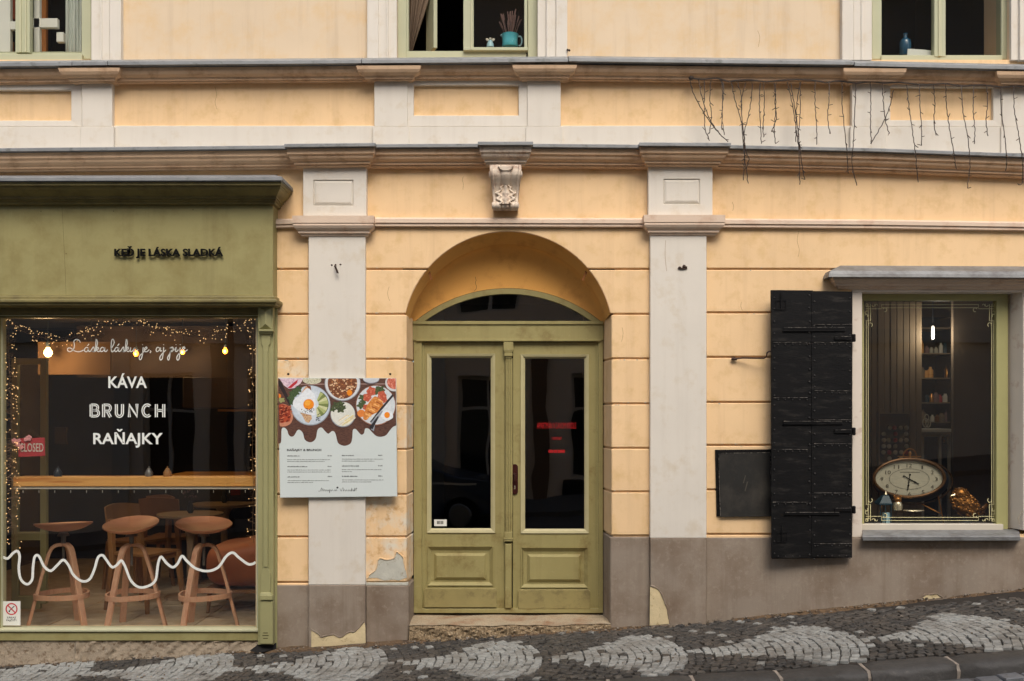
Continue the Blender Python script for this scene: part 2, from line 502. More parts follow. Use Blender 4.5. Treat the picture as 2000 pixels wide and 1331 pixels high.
    def build(s, name, mats, parent=None, bevel=0.0, seg=1, smooth=False, kind=None, label=None, cat=None, group=None, world=True, merge=False, loc=None):
        if not isinstance(mats, (list, tuple)):
            mats = [mats]
        me = bpy.data.meshes.new(name)
        me.from_pydata([tuple(v) for v in s.v], [], s.f)
        for mm in mats:
            me.materials.append(mm)
        me.polygons.foreach_set("material_index", s.m)
        bm = bmesh.new()
        bm.from_mesh(me)
        if merge:
            bmesh.ops.remove_doubles(bm, verts=bm.verts, dist=1e-5)
        bmesh.ops.recalc_face_normals(bm, faces=bm.faces)
        if bevel > 0:
            ed = [e for e in bm.edges if len(e.link_faces) == 2 and e.calc_face_angle(0) > 0.5]
            bmesh.ops.bevel(bm, geom=ed, offset=bevel, segments=seg, affect='EDGES', clamp_overlap=True, profile=0.5)
        if world:
            pl = WL.get(parent.name, Vector((0, 0, 0))) if parent else Vector((0, 0, 0))
            xs = [v.co for v in bm.verts]
            lo = Vector((min(v.x for v in xs), min(v.y for v in xs), min(v.z for v in xs)))
            hi = Vector((max(v.x for v in xs), max(v.y for v in xs), max(v.z for v in xs)))
            ctr = (lo + hi) / 2
            if parent is None:
                ctr.z = lo.z
            bmesh.ops.translate(bm, verts=bm.verts, vec=-ctr)
        bm.to_mesh(me)
        bm.free()
        if smooth:
            me.polygons.foreach_set("use_smooth", [True] * len(me.polygons))
            try:
                me.set_sharp_from_angle(angle=R(42))
            except Exception:
                pass
        o = bpy.data.objects.new(name, me)
        COL.objects.link(o)
        if parent:
            o.parent = parent
        if world:
            o.location = ctr - pl
            WL[o.name] = ctr
        elif loc is not None:
            o.location = loc
        tag(o, label, cat, group, kind)
        return o

def tag(o, label=None, cat=None, group=None, kind=None):
    if label: o["label"] = label
    if cat: o["category"] = cat
    if group: o["group"] = group
    if kind: o["kind"] = kind

def thing(name, label, cat, loc=(0, 0, 0), group=None, rz=0.0):
    o = bpy.data.objects.new(name, None)
    o.empty_display_size = 0.1
    COL.objects.link(o)
    o.location = loc
    o.rotation_euler = (0, 0, rz)
    WL[o.name] = Vector(loc)
    tag(o, label, cat, group)
    return o

def sub(name, parent, label=None):
    """An Empty part that carries sub-parts."""
    o = bpy.data.objects.new(name, None)
    o.empty_display_size = 0.05
    COL.objects.link(o)
    o.parent = parent
    WL[o.name] = WL.get(parent.name, Vector((0, 0, 0))).copy()
    if label: o["label"] = label
    return o

def text_geo(s, bold=0.0, res=3):
    """Outline of a line of lettering as flat triangles: (verts 2D, faces)."""
    cu = bpy.data.curves.new("lettering", 'FONT')
    cu.body = s
    cu.size = 1.0
    cu.offset = bold
    cu.resolution_u = res
    ob = bpy.data.objects.new("lettering", cu)
    COL.objects.link(ob)
    bpy.context.view_layer.update()
    dg = bpy.context.evaluated_depsgraph_get()
    me = bpy.data.meshes.new_from_object(ob.evaluated_get(dg))
    v = [(p.co.x, p.co.y) for p in me.vertices]
    f = [tuple(p.vertices) for p in me.polygons]
    bpy.data.objects.remove(ob)
    bpy.data.curves.remove(cu)
    bpy.data.meshes.remove(me)
    return v, f

def text_px(mb, s, x0, y0, x1, y1, d, bold=0.0, depth=0.0, m=None, cap=None):
    """Lettering fitted to the rows/columns x0..x1, y0..y1 (cap height without accents when cap is a capital-only twin of s)."""
    v, f = text_geo(s, bold)
    if not v:
        return
    ref = v if cap is None else text_geo(cap, bold)[0]
    ax, bx_ = min(p[0] for p in v), max(p[0] for p in v)
    ay, by_ = min(p[1] for p in ref), max(p[1] for p in ref)
    def mp(p):
        return (x0 + (p[0] - ax) / (bx_ - ax) * (x1 - x0), y1 - (p[1] - ay) / (by_ - ay) * (y1 - y0))
    pts = [W(*mp(p), d) for p in v]
    mb.add(pts, f, m)
    if depth > 0:
        # side walls from the boundary edges
        cnt = {}
        for fc in f:
            for a, b in zip(fc, fc[1:] + fc[:1]):
                k = (min(a, b), max(a, b))
                cnt[k] = cnt.get(k, 0) + 1
        o = len(mb.v)
        mb.v += [Vector((p.x, p.y + depth, p.z)) for p in pts]
        base = o - len(pts)
        for (a, b), c in cnt.items():
            if c == 1:
                mb.f.append((base + a, base + b, o + b, o + a))
                mb.m.append(mb.cur if m is None else m)
# ------------------------------------------------------------------ ground
GP = [((a - 1000) / PPM, CZ + (HY - b) / PPM) for a, b in
      [(-2600, 1500), (-400, 1325), (0, 1300), (540, 1268), (800, 1252), (1190, 1228), (1380, 1214), (2000, 1150), (2400, 1108), (4600, 880)]]
def zg(x):
    for (x0, z0), (x1, z1) in zip(GP, GP[1:]):
        if x <= x1:
            return z0 + (z1 - z0) * (x - x0) / (x1 - x0)
    return GP[-1][1]
def kerb_y(x):                       # back edge of the kerb
    return -1.40 - 0.078 * x
KW, KD = 0.19, 0.075                 # kerb width and its drop to the road
XS = [-14 + 0.4 * i for i in range(71)]

mb = MB()
for x0, x1 in zip(XS, XS[1:]):
    def q(x, y, dz): return (x, y, zg(x) + dz)
    mb.add([q(x0, kerb_y(x0), -0.012), q(x1, kerb_y(x1), -0.012), q(x1, 0.3, -0.012), q(x0, 0.3, -0.012)], [(0, 1, 2, 3)])
pavement = mb.build('pavement', M['bed'], kind='structure', merge=True)
mb = MB()
for x0, x1 in zip(XS, XS[1:]):
    mb.add([(x0, -9.0, zg(x0) - KD - 0.02), (x1, -9.0, zg(x1) - KD - 0.02), (x1, kerb_y(x1) + .02, zg(x1) - KD - 0.02), (x0, kerb_y(x0) + .02, zg(x0) - KD - 0.02)], [(0, 1, 2, 3)])
road = mb.build('road', mat("road_far_setts", (74, 72, 70), 0.7, 0.3, 9, 0.01, 40), kind='structure', merge=True)
mb = MB()
for x0, x1 in zip(XS, XS[1:]):
    a = [(x0, -9.0, zg(x0) - 0.2), (x0, -9.0, zg(x0)), (x0, -11.6, zg(x0) + .01), (x0, -11.6, zg(x0) - .2)]
    b = [(x1, -9.0, zg(x1) - 0.2), (x1, -9.0, zg(x1)), (x1, -11.6, zg(x1) + .01), (x1, -11.6, zg(x1) - .2)]
    mb.prism(a, b, caps=False)
mb.build('opposite_pavement', mat("far_pavement", (90, 86, 80), 0.8, 0.2, 9), kind='structure', merge=True)

# pale fans in the dark paving
TIPS = [-6.60, -5.46, -4.31, -3.17, -2.03, -0.88, 0.20, 1.19, 2.39, 3.39, 4.55, 5.7, 6.8]
def axis_y(x): return -0.80 - 0.105 * (x - 0.2)
def is_pale(x, y):
    for a, b in zip(TIPS, TIPS[1:]):
        # each fan starts as a thin tail a little before the previous tip and ends in a round head
        x0, x1 = a - 0.02, b
        if x0 <= x <= x1:
            t = (x - x0) / (x1 - x0)
            wl = 0.035 + 0.53 * (max(0, (t - 0.05) / 0.63) ** 1.7 if t < 0.68 else 1.0)
            if t > 0.68:
                wl *= math.sqrt(max(0, 1 - ((t - 0.68) / 0.32) ** 2.2))
            return abs(y - axis_y(x)) < wl
    return False

def sett_mesh(name, m, sx, sy, h, seed):
    rd = random.Random(seed)
    mb = MB()
    def j(a): return a * rd.uniform(0.86, 1.0)
    b = [(-sx / 2, -sy / 2, -h), (sx / 2, -sy / 2, -h), (sx / 2, sy / 2, -h), (-sx / 2, sy / 2, -h)]
    md = [(-j(sx) / 2, -j(sy) / 2, -h * 0.14), (j(sx) / 2, -j(sy) / 2, -h * 0.14), (j(sx) / 2, j(sy) / 2, -h * 0.22), (-j(sx) / 2, j(sy) / 2, -h * 0.22)]
    k = 0.90
    tp = [(x * k * rd.uniform(.92, 1.06), y * k * rd.uniform(.92, 1.06), rd.uniform(-0.12, 0.12) * h * 0.5) for x, y, z in md]
    mb.prism(b, md, caps=False)
    o = len(mb.v)
    mb.add(md + tp, [(i, (i + 1) % 4, 4 + (i + 1) % 4, 4 + i) for i in range(4)] + [(4, 5, 6, 7)])
    me = bpy.data.meshes.new(name)
    me.from_pydata([tuple(v) for v in mb.v], [], mb.f)
    me.materials.append(m)
    return me
def cam_px(p):
    dep = p[1] + CD
    if dep < 0.3: return None
    return (1000 + p[0] / dep * CD * PPM, HY - (p[2] - CZ) / dep * CD * PPM, dep)
def lay_setts(items, parent, part, rest, prefix_mats, limit=300):
    """items: (x, y, z, rot, kind, sx, sy, tilt); the largest in view become single parts, the rest one joined part."""
    scored = []
    for it in items:
        c = cam_px(it[:3])
        inside = c and -10 < c[0] < 2010 and c[1] < 1338
        scored.append(((1.0 / c[2] ** 3 if inside else 0), it))
    scored.sort(key=lambda t: -t[0])
    singles = [it for sc_, it in scored[:limit] if sc_ > 0]
    others = [it for sc_, it in scored[len(singles):]]
    meshes = {}
    rd = random.Random(5)
    for kind, (m, sx, sy, h) in prefix_mats.items():
        meshes[kind] = [sett_mesh(part, m, sx, sy, h, 31 * i + len(kind)) for i in range(6)]
    pl = WL[parent.name]
    def matx(it):
        x, y, z, rot, kind, kx, ky, tl = it
        return Matrix.Translation((x, y, z)) @ Matrix.Rotation(tl[0], 4, 'X') @ Matrix.Rotation(tl[1], 4, 'Y') @ Matrix.Rotation(rot, 4, 'Z') @ Matrix.Diagonal((kx, ky, 1, 1))
    for it in singles:
        o = bpy.data.objects.new(part, rd.choice(meshes[it[4]]))
        COL.objects.link(o)
        o.parent = parent
        o.matrix_local = Matrix.Translation(-pl) @ matx(it)
    mb = MB()
    kinds = list(prefix_mats)
    for it in others:
        me = rd.choice(meshes[it[4]])
        Mx = matx(it)
        mb.add([Mx @ v.co for v in me.vertices], [tuple(p.vertices) for p in me.polygons], kinds.index(it[4]))
    mb.build(rest, [prefix_mats[k][0] for k in kinds], parent, kind='stuff')

rd = random.Random(3)
items = []
rw = 0.058
u = -6.6
row = 0
while u < 6.6:
    # each row is an arc bowing downhill to uphill (convex to the right)
    v = -0.95
    while v < 0.95:
        vv = v + (0.5 * 0.058 if row % 2 else 0)
        x = u - 0.52 * vv * vv + rd.uniform(-.006, .006)
        y = axis_y(u) + vv + rd.uniform(-.004, .004)
        if kerb_y(x) + 0.035 < y < -0.055 and -6 < x < 6:
            slope = (zg(x + .05) - zg(x - .05)) / .1
            pale = is_pale(x + rd.gauss(0, .014), y + rd.gauss(0, .014))
            if rd.random() < 0.035: pale = not pale
            if pale:
                ang = math.atan2(2 * 0.52 * vv, 1.0) * -1
                items.append((x, y, zg(x) + 0.004 + rd.uniform(-.003, .004), -ang, 'pale', rd.uniform(.90, 1.04), rd.uniform(.9, 1.06),
                              (rd.gauss(0, .03), -slope + rd.gauss(0, .03))))
            else:
                items.append((x + rd.uniform(-.01, .01), y + rd.uniform(-.01, .01), zg(x) + 0.002 + rd.uniform(-.005, .004), rd.gauss(0, .25), 'dark',
                              rd.uniform(.84, 1.08), rd.uniform(.84, 1.08), (rd.gauss(0, .05), -slope + rd.gauss(0, .05))))
        v += 0.058
    u += rw
    row += 1
lay_setts(items, pavement, 'paving_sett', 'far_paving_setts',
          {'pale': (M['lightsett'], .0565, .055, .03), 'dark': (M['darksett'], .057, .055, .03)})
items = []
y = -1.66
row = 0
while y > -4.0:
    x = -5.0
    while x < 5.2:
        xx = x + (0.07 if row % 2 else 0) + rd.uniform(-.012, .012)
        ky = kerb_y(xx) - KW - 0.075
        if y < ky:
            slope = (zg(xx + .05) - zg(xx - .05)) / .1
            items.append((xx, y + rd.uniform(-.008, .008), zg(xx) - KD + rd.uniform(-.006, .004), rd.gauss(0, .05), 'road', rd.uniform(.84, 1.05), rd.uniform(.86, 1.04),
                          (rd.gauss(0, .03), -slope + rd.gauss(0, .03))))
        x += 0.142
    y -= 0.125
    row += 1
lay_setts(items, road, 'road_sett', 'far_road_setts', {'road': (M['roadsett'], .138, .121, .05)}, limit=120)

# kerb stones with pale mortar between
kerb = thing('kerb', 'dark basalt kerb between the mosaic pavement and the cobbled road', None, (0, -1.5, zg(0)))
kerb['kind'] = 'structure'
del kerb['label']
XJ = []
x = -6.2
jts = [1.137, 1.66, 2.20, 2.75, 3.24]
L_ = 0.52
while x < 5.6:
    XJ.append(x); x += L_
off = min((abs(j - 1.66), j) for j in XJ)[1] - 1.66
XJ = [j - off for j in XJ]
mbm = MB()
for j0, j1 in zip(XJ, XJ[1:]):
    j1_ = j1 - 0.022
    mb = MB()
    n = 8
    sec = []
    h0 = rd.uniform(-.006, .006)
    for k in range(n + 1):
        x = j0 + (j1_ - j0) * k / n
        yb = kerb_y(x)
        z = zg(x) + 0.006 + h0
        r1, r2 = rd.uniform(-.008, .008), rd.uniform(-.012, .012)
        endf = 0.012 if k in (0, n) else 0
        sec.append([(x, yb + .0, z - .2), (x, yb, z - .012 - endf), (x, yb - .03, z - endf), (x, yb - KW * .62 + r1, z - .004 + rd.uniform(-.004, .003) - endf),
                    (x, yb - KW + .02 + r1, z - .022 + rd.uniform(-.006, .004)), (x, yb - KW + r2 + endf * .6, z - .055 + rd.uniform(-.01, .01)),
                    (x, yb - KW - .005 + r2, z - .25)])
    m_ = len(sec[0])
    vs_ = [p for s_ in sec for p in s_]
    fs = [(a * m_ + b, (a + 1) * m_ + b, (a + 1) * m_ + b + 1, a * m_ + b + 1) for a in range(n) for b in range(m_ - 1)]
    fs += [tuple(range(m_)), tuple(range(n * m_ + m_ - 1, n * m_ - 1, -1))]
    mb.add(vs_, fs)
    mb.build('kerb_stone', M['kerb'], kerb, smooth=True)
    x = j1 - 0.011
    yb = kerb_y(x)
    z = zg(x)
    w_ = 0.012
    mbm.prism([(x - w_, yb, z - .1), (x - w_, yb, z - .004), (x - w_, yb - KW + .03, z - .01), (x - w_ * .8, yb - KW + .006, z - .05), (x - w_, yb - KW + .02, z - .2)],
              [(x + w_, yb, z - .1), (x + w_, yb, z - .004), (x + w_ * .9, yb - KW + .03, z - .012), (x + w_, yb - KW + .01, z - .05), (x + w_, yb - KW + .02, z - .2)])
mbm.build('mortar_joint', M['mortar'], kerb, kind='stuff')
# dirt and pebbles along the foot of the wall
mb = MB()
N = 160
def foot(u, v):
    x = -6 + 12 * u
    w_ = 0.075 + 0.035 * math.sin(x * 3.1) + 0.02 * math.sin(x * 11) + (0.10 if -2.0 < x < -0.6 else 0)
    yy = 0.05 - v * (w_ * .8 + 0.05)
    return Vector((x, yy, zg(x) + 0.022 * (1 - v) ** 1.5 + 0.004 + 0.006 * math.sin(x * 23 + v * 9) * (1 - v) - 0.016 * (v > .95)))
mb.grid(foot, N, 6)
mb.build('wall_foot_dirt', M['soil'], kind='stuff', smooth=True, label='sandy dirt gathered along the foot of the wall')
mb = MB()
for k in range(900):
    x = rd.uniform(-4.3, 4.3)
    yy = -abs(rd.gauss(0, .06)) - 0.01 if rd.random() < .8 else rd.uniform(-1.2, -.05)
    if -2.0 < x < -0.2: yy *= 1.4
    r = rd.uniform(.003, .009)
    mb.ball((x, yy, zg(x) + .008 + r * .4), r * rd.uniform(.8, 1.5), r, r * .7, 5, 4, m=rd.choice([0, 0, 1]))
mb.build('pebbles', [M['pebble'], M['mortar']], kind='stuff', label='loose pebbles and crumbs of plaster by the wall')

# ------------------------------------------------------------------ the yellow house
house = thing('yellow_house', 'yellow plaster house front with cream pilasters, brown cornices and an arched green door', 'building', (0, 0.2, 0))
mb = MB()
DW0, DW1 = 0.012, 0.45
def wall(x0, y0, x1, y1, m=0): mb.pbox(x0, y0, x1, y1, DW0, DW0 + .42, m)
def wallw(x0, y0, x1, y1, m=0):      # rectangle in world terms so that neighbours meet exactly
    X0, X1 = (x0 - 1000) / PPM, (x1 - 1000) / PPM
    Z0, Z1 = CZ + (HY - y1) / PPM, CZ + (HY - y0) / PPM
    mb.box(X0, DW0, Z0, X1, DW1, Z1, m)
wallw(-900, -1300, 2900, -330, 1)
for a, b in ((-900, -140), (178, 775), (1050, 1703), (1975, 2900)):
    wallw(a, -330, b, 116, 1)
wallw(-900, 116, 2900, 442)
wallw(-900, 442, -90, 1420); wallw(-90, 442, 499, 604); wallw(-90, 1246, 499, 1420); wallw(499, 442, 786, 1420)
wallw(1202, 442, 1684, 1420)
wallw(1684, 442, 2012, 568); wallw(1684, 1044, 2012, 1420); wallw(2012, 442, 2900, 1420)
wallw(786, 1240, 1202, 1420)
mb.build('wall', [M['yellow'], M['upper']], house)

# rusticated plaster blocks
BF = -0.012
JD = 0.34
ARCX, ARCY, ARCR = 992.0, 657.7, 204.7
def arch_x(y, side):
    dy = ARCY - y
    return ARCX + side * math.sqrt(max(0, ARCR ** 2 - dy ** 2))
def block(pts, m='yellow', db=0.0):
    b = MB()
    b.ppoly(pts, BF, DW0 + .004 + db)
    return b.build('plaster_block', M[m], house, bevel=0.006)
gl = [443, 526, 614, 702, 790, 878, 966, 1049, 1138]       # joints left of the door
def course(x0, x1, ys, m='yellow', ms=None, tilt=0):
    for k, (a, b) in enumerate(zip(ys, ys[1:])):
        block([(x0, a + 1.6), (x1, a + 1.6 + tilt), (x1, b - 1.6 + tilt), (x0, b - 1.6)], ms.get(k, m) if ms else m)
course(536, 603, gl, ms={3: 'worn'})
block([(536, 1139.5), (603, 1139.5), (603, 1146), (536, 1146)])
arc_pts = []
for k in range(0, 33):
    t = k / 32
    x = 836 + (1145 - 836) * t
    arc_pts.append((x, ARCY - math.sqrt(ARCR ** 2 - (x - ARCX) ** 2)))
block([(713, 444.6), (1270, 446), (1270, 524.5)] + [(1146.5, 524.5)] + list(reversed(arc_pts)) + [(834.5, 524.5), (713, 524.5)], db=0.12)
ys = [527.7 + (612.5 - 527.7) * k / 10 for k in range(11)]
block([(713, 527.7)] + [(arch_x(y, -1), y) for y in ys] + [(713, 612.5)], db=0.12)
block([(1270, 527.7), (1270, 612.5)] + [(arch_x(y, 1), y) for y in reversed(ys)], db=0.12)
def jamb_block(x0, x1, xb, y0, y1, m, bevel=0.006, name='plaster_block', front=BF):
    """Block that turns the corner into the door reveal."""
    z0, z1 = W(0, y1, front).z, W(0, y0, front).z
    X0, X1, XB = W(x0, 0, front).x, W(x1, 0, front).x, W(xb, 0, JD).x
    a = [(X0, front, z0), (X1, front, z0), (XB, JD, z0), (X0, JD, z0)]
    b = [(p[0], p[1], z1) for p in a]
    q = MB()
    q.prism(a, b)
    return q.build(name, M[m], house, bevel=bevel)
for k, (a, b) in enumerate(zip(gl[2:], gl[3:])):
    jamb_block(713, 794, 809.5, a + 1.6, b - 1.6, 'worn' if k in (2, 4, 5) else 'yellow')
gr = [614, 701, 789, 876, 961, 1047]
for a, b in zip(gr, gr[1:]):
    jamb_block(1270, 1194.5, 1176.5, a + 1.6, b - 1.6, 'yellow')
for x0_, x1_, xb_ in ((715, 790.5, 806), (1268, 1198, 1180)):
    z0, z1 = CZ + (HY - 1420) / PPM, W(0, 600, 0).z
    X0, X1, XB = W(x0_, 0, 0).x, W(x1_, 0, 0).x, W(xb_, 0, JD).x
    q = MB(); q.prism([(X0, .004, z0), (X1, .004, z0), (XB, JD - .004, z0), (X0, JD - .004, z0)], [(X0, .004, z1), (X1, .004, z1), (XB, JD - .004, z1), (X0, JD - .004, z1)])
    q.build('reveal', M['yellow'], house)
gd = [444, 526, 611, 698, 786, 870, 957, 1044]
for a, b in zip(gd, gd[1:]):
    if b <= 526:
        block([(1379, a + 1.6), (2100, a + 4.6), (2100, b - .6), (1379, b - 1.6)])
    else:
        block([(1379, a + 1.6), (1664, a + 1.6), (1664, b - 1.6), (1379, b - 1.6)])
        block([(2012, a + 1.6), (2300, a + 1.6), (2300, b - 1.6), (2012, b - 1.6)])
block([(1379, 1045.5), (1664, 1045.5), (1664, 1053), (1379, 1053)])
course(-400, -95, [443, 526, 614, 702, 790, 878, 966, 1049, 1138])

# soffit of the arch and the coved hollow behind it
def circ(cx, cy, r, y_end, n, d):
    a0 = math.acos(max(-1, min(1, (cy - y_end) / r)))
    return [(cx + r * math.sin(-a0 + 2 * a0 * k / n), cy - r * math.cos(-a0 + 2 * a0 * k / n)) for k in range(n + 1)]
NA = 40
fr = circ(ARCX, ARCY, ARCR - .4, 614.5, NA, 0)
inn = circ(992, 676.6, 198.6, 624, NA, 0)
dor = circ(992, 849.7, 286.5, 633, NA, 0)
DD = 0.27
mb = MB()
rows = []
for k in range(7):
    t = k / 6
    rows.append([W(a[0] + (b[0] - a[0]) * t, a[1] + (b[1] - a[1]) * t, BF + .003 + (.12 - BF) * t) for a, b in zip(fr, inn)])
def skin(rows):
    n = len(rows[0])
    mb.add([p for r_ in rows for p in r_], [(i * n + j, i * n + j + 1, (i + 1) * n + j + 1, (i + 1) * n + j) for i in range(len(rows) - 1) for j in range(n - 1)])
skin(rows)
mb.build('arch_soffit', M['shade_ochre'], house, smooth=True)
mb = MB()
rows = []
for k in range(13):
    t = k / 12 * math.pi / 2
    fx, fd = (1 - math.cos(t)), math.sin(t)
    rows.append([W(a[0] + (b[0] - a[0]) * fx, a[1] + (b[1] - a[1]) * fx, .12 + (DD - .12) * fd) for a, b in zip(inn, dor)])
skin(rows)
mb.build('arch_cove', M['shade_ochre'], house, smooth=True)
M['deep_joint'] = mat('deep_joint', (120, 72, 30), .9)
# short joints cut across the soffit and a crack in the cove
for sd, x, y in ((-1, 836, 526), (1, 1146, 526)):
    mb = MB()
    mb.pface([(x - sd * 2, y - 2), (x - sd * 9, y + 20), (x - sd * 5, y + 22), (x + sd * 2, y + 1)] if sd < 0 else [(x - 2, y + 1), (x - 10, y + 21), (x - 7, y + 24), (x + 3, y + 3)], .03)
    mb.build('soffit_joint', M['deep_joint'], house)
mb = MB()
mb.ribbon([(928, 541), (930, 548), (928, 553), (931, 560), (930, 565), (926, 569)], 0.8, .225)
mb.build('plaster_crack', mat("crack", (70, 40, 18), .9), house)

# plinth
mb_pl = [(536, 605, 1143.5, -.02, 'taupe'), (1379, 2300, 1050.5, -.026, 'taupe'), (-400, -95, 1143, -.02, 'taupe')]
for x0, x1, y0, d, m in mb_pl:
    b = MB()
    b.pbox(x0, y0, x1, 1420, d, .02)
    b.build('plinth', M[m], house, bevel=0.007, seg=2)
jamb_block(714, 798, 810, 1143.5, 1420, 'taupe', 0.010, 'plinth', -.022)
jamb_block(1270, 1192, 1176, 1049.5, 1420, 'taupe', 0.008, 'plinth', -.022)
b = MB(); b.pbox(714, 1138.5, 797, 1144, -.018, .02)
b.build('plaster_lip', M['bare'], house, bevel=.003)

# pilasters: shaft, plinth, head block with sunk panel
PP = .058
def pilaster(xs0, xs1, xh0, xh1, yb, pan, tc):
    root = sub('pilaster', house)
    b = MB(); b.pbox(xs0, 455, xs1, yb, -PP, .02); b.build('shaft', M['cream'], root, bevel=.004)
    b = MB(); b.pbox(xs0 + .5, yb + .6, xs1 - .5, 1420, -PP - .006, .02); b.build('pilaster_plinth', M['taupe'], root, bevel=.005)
    b = MB(); b.pring((xh0, 322, xh1, 430), pan, -PP, -PP, .02)
    b.pring(pan, (pan[0] + 5, pan[1] + 6, pan[2] - 5, pan[3] - 6), -PP + .012, -PP + .001, .0)
    b.pbox(pan[0] + 5, pan[1] + 6, pan[2] - 5, pan[3] - 6, -PP + .001, .01)
    b.build('head_block', M['cream'], root, bevel=.0022)
    b = MB()
    b.molding(tc[0], tc[1], [(.126, tc[2]), (.126, tc[2] + 14), (.120, tc[2] + 16), (.122, tc[2] + 19), (.112, tc[2] + 24), (.098, tc[2] + 28), (.088, tc[2] + 30),
                             (.087, tc[2] + 34), (.072, tc[2] + 36), (.070, tc[2] + 39), (PP, tc[2] + 41)], 0, 0, 1, 1, PP)
    b.build('capital', M['cap'], root)
M['cap'] = mat("capital_plaster", (212, 190, 168), 0.82, 0.05, 4.0, 0.001, 130, col2=(184, 150, 124), thr=0.64, scale2=8, soft=0.14)
pilaster(602.5, 713.5, 592, 715.5, 1143, (612, 352, 690, 402), (594.5, 717.5, 421.5))
pilaster(1270, 1380, 1266.5, 1391.5, 1051.5, (1296, 350, 1367, 399), (1270.5, 1393, 420))

# string course at the head of the ground floor
prof = [(.03, 425), (.055, 428), (.056, 435), (.042, 437), (.046, 438.5), (.046, 441.5), (.03, 443.5), (0, 445)]
for a, b_, yl, yr in ((533, 600, 3, 2), (711, 1273, 0, 1.5), (1389, 1700, 2, 4), (1700, 2300, 4, 13), (-500, -88, 2, 2)):
    b = MB(); b.molding(a, b_, prof, yl, yr); b.build('string_course', M['cap'], house)

# main cornice above the ground floor, breaking forward over pilasters and bracket
def cornice(a, b_, yl, yr, extra=0.0, ml=0, mr=0, top=281.0, m='mould'):
    e = extra
    root_prof = [(.122 + e, top + 9.5), (.118 + e, top + 20), (.100 + e, top + 24), (.100 + e, top + 26), (.094 + e, top + 29), (.080 + e, top + 32.5), (.064 + e, top + 35),
                 (.060 + e, top + 36), (.060 + e, top + 40), (.044 + e, top + 41.5), (.046 + e, top + 43.5), (.036 + e, top + 46), (.012 + e, top + 47), (max(e, 0), top + 48)]
    if e: root_prof = [(p, y - 3) for p, y in root_prof]
    c = MB(); c.molding(a, b_, root_prof, yl, yr, ml, mr, e); c.build('cornice', M[m], house)
    f = MB()
    k = 0 if not e else -3.0
    f.molding(a - (3 if ml else 0), b_ + (3 if mr else 0), [(.02, top + 1 + k), (.152 + e, top + k), (.156 + e, top + 1 + k), (.156 + e, top + 6.2 + k), (.146 + e, top + 6.2 + k), (.105 + e, top + 11 + k)],
              yl, yr, ml, mr, e + .035 if ml or mr else 0)
    f.build('zinc_flashing', M['zinc'], house)
cornice(-500, 594, 14, 3)
cornice(592, 716, 2.5, 0.5, .058, .72, .72, 282)
cornice(714, 962, 1, 0)
cornice(956, 1019, -1, -1, .056, .6, .6, 281, 'console')
cornice(1012, 1268, 0, 2)
cornice(1266.5, 1391.5, -.5, 0.5, .058, .72, .72, 282)
cornice(1390, 1700, 2, 9)
cornice(1700, 2300, 9, 32)

# upper band: cream pedestal zone with sunk panels, sill cornice with zinc
for a, b_, y in ((222, 731, 283), (1095, 1664, 281)):
    mb = MB()
    mb.pbox(a, 246, b_, 300, -.012, .02)
    mb.build('base_band', M['cream'], house, bevel=.003)
for a, b_, tl in ((160, 219, 0), (731, 796, 0), (1030, 1095, 0), (1664, 1727, 2), (1958, 2020, 3), (-170, -110, 0)):
    b = MB(); b.pbox(a, 150, b_, 247.5, -.036, .02)
    b.pbox(a - 3, 247.5, b_ + 3, 300, -.042, .02)
    b.build('pedestal', M['cream'], house, bevel=.003)
for o, i in (((-110, 150, 160, 300), (-80, 176.5, 139, 236)), ((796, 150, 1030, 300), (808, 166.5, 1013, 226)), ((1727, 150, 1958, 300), (1739, 171, 1940, 235))):
    b = MB()
    b.pring((o[0], o[1], o[2], 247.5), i, -.024, -.020, .02)
    b.pbox(o[0], 247.7, o[2], 300, -.030, .02)
    b.build('panel_frame', M['cream'], house, bevel=.003)
def sill_cornice(a, b_, yl, yr, extra=0.0, ml=0, mr=0, top=115.0):
    e = extra
    pr = [(.118 + e, top + 13), (.116 + e, top + 15), (.112 + e, top + 20), (.100 + e, top + 26), (.082 + e, top + 30.5), (.066 + e, top + 33), (.064 + e, top + 35),
          (.060 + e, top + 36), (.060 + e, top + 38.5), (.046 + e, top + 40), (.044 + e, top + 42), (.024 + e, top + 43.5), (e, top + 44.5)]
    c = MB(); c.molding(a, b_, pr, yl, yr, ml, mr, e); c.build('sill_cornice', M['mould'], house)
for a, b_, yl, yr, e, l_, r_ in ((-400, 162, 12, 6, 0, 0, 0), (160, 219, 5, 4.5, .034, 1, 1), (217, 733, 5, 1, 0, 0, 0), (731, 796, .5, 0, .034, 1, 1), (794, 1032, 0, -1, 0, 0, 0),
                                (1030, 1095, -1, -1, .034, 1, 1), (1093, 1666, -1, 5, 0, 0, 0), (1664, 1727, 5, 6, .034, 1, 1), (1725, 1960, 6, 11, 0, 0, 0), (1958, 2021, 11, 13, .034, 1, 1), (2019, 2300, 13, 24, 0, 0, 0)):
    sill_cornice(a, b_, yl, yr, e, l_, r_)
for a, b_, yl, yr in ((-400, 158, 12, 6), (158, 226, 6, 5), (226, 712, 5, 1.5), (712, 1108, 1.5, -1.5), (1108, 1655, -2.5, 4.5), (1655, 1990, 6.5, 14), (1990, 2300, 14, 26)):
    f = MB()
    f.molding(a + .6, b_ - .6, [(.03, 112), (.155, 115), (.160, 116), (.160, 122.5), (.148, 122.5), (.10, 129)], yl, yr)
    f.build('zinc_flashing', M['zinc'], house, bevel=.001)

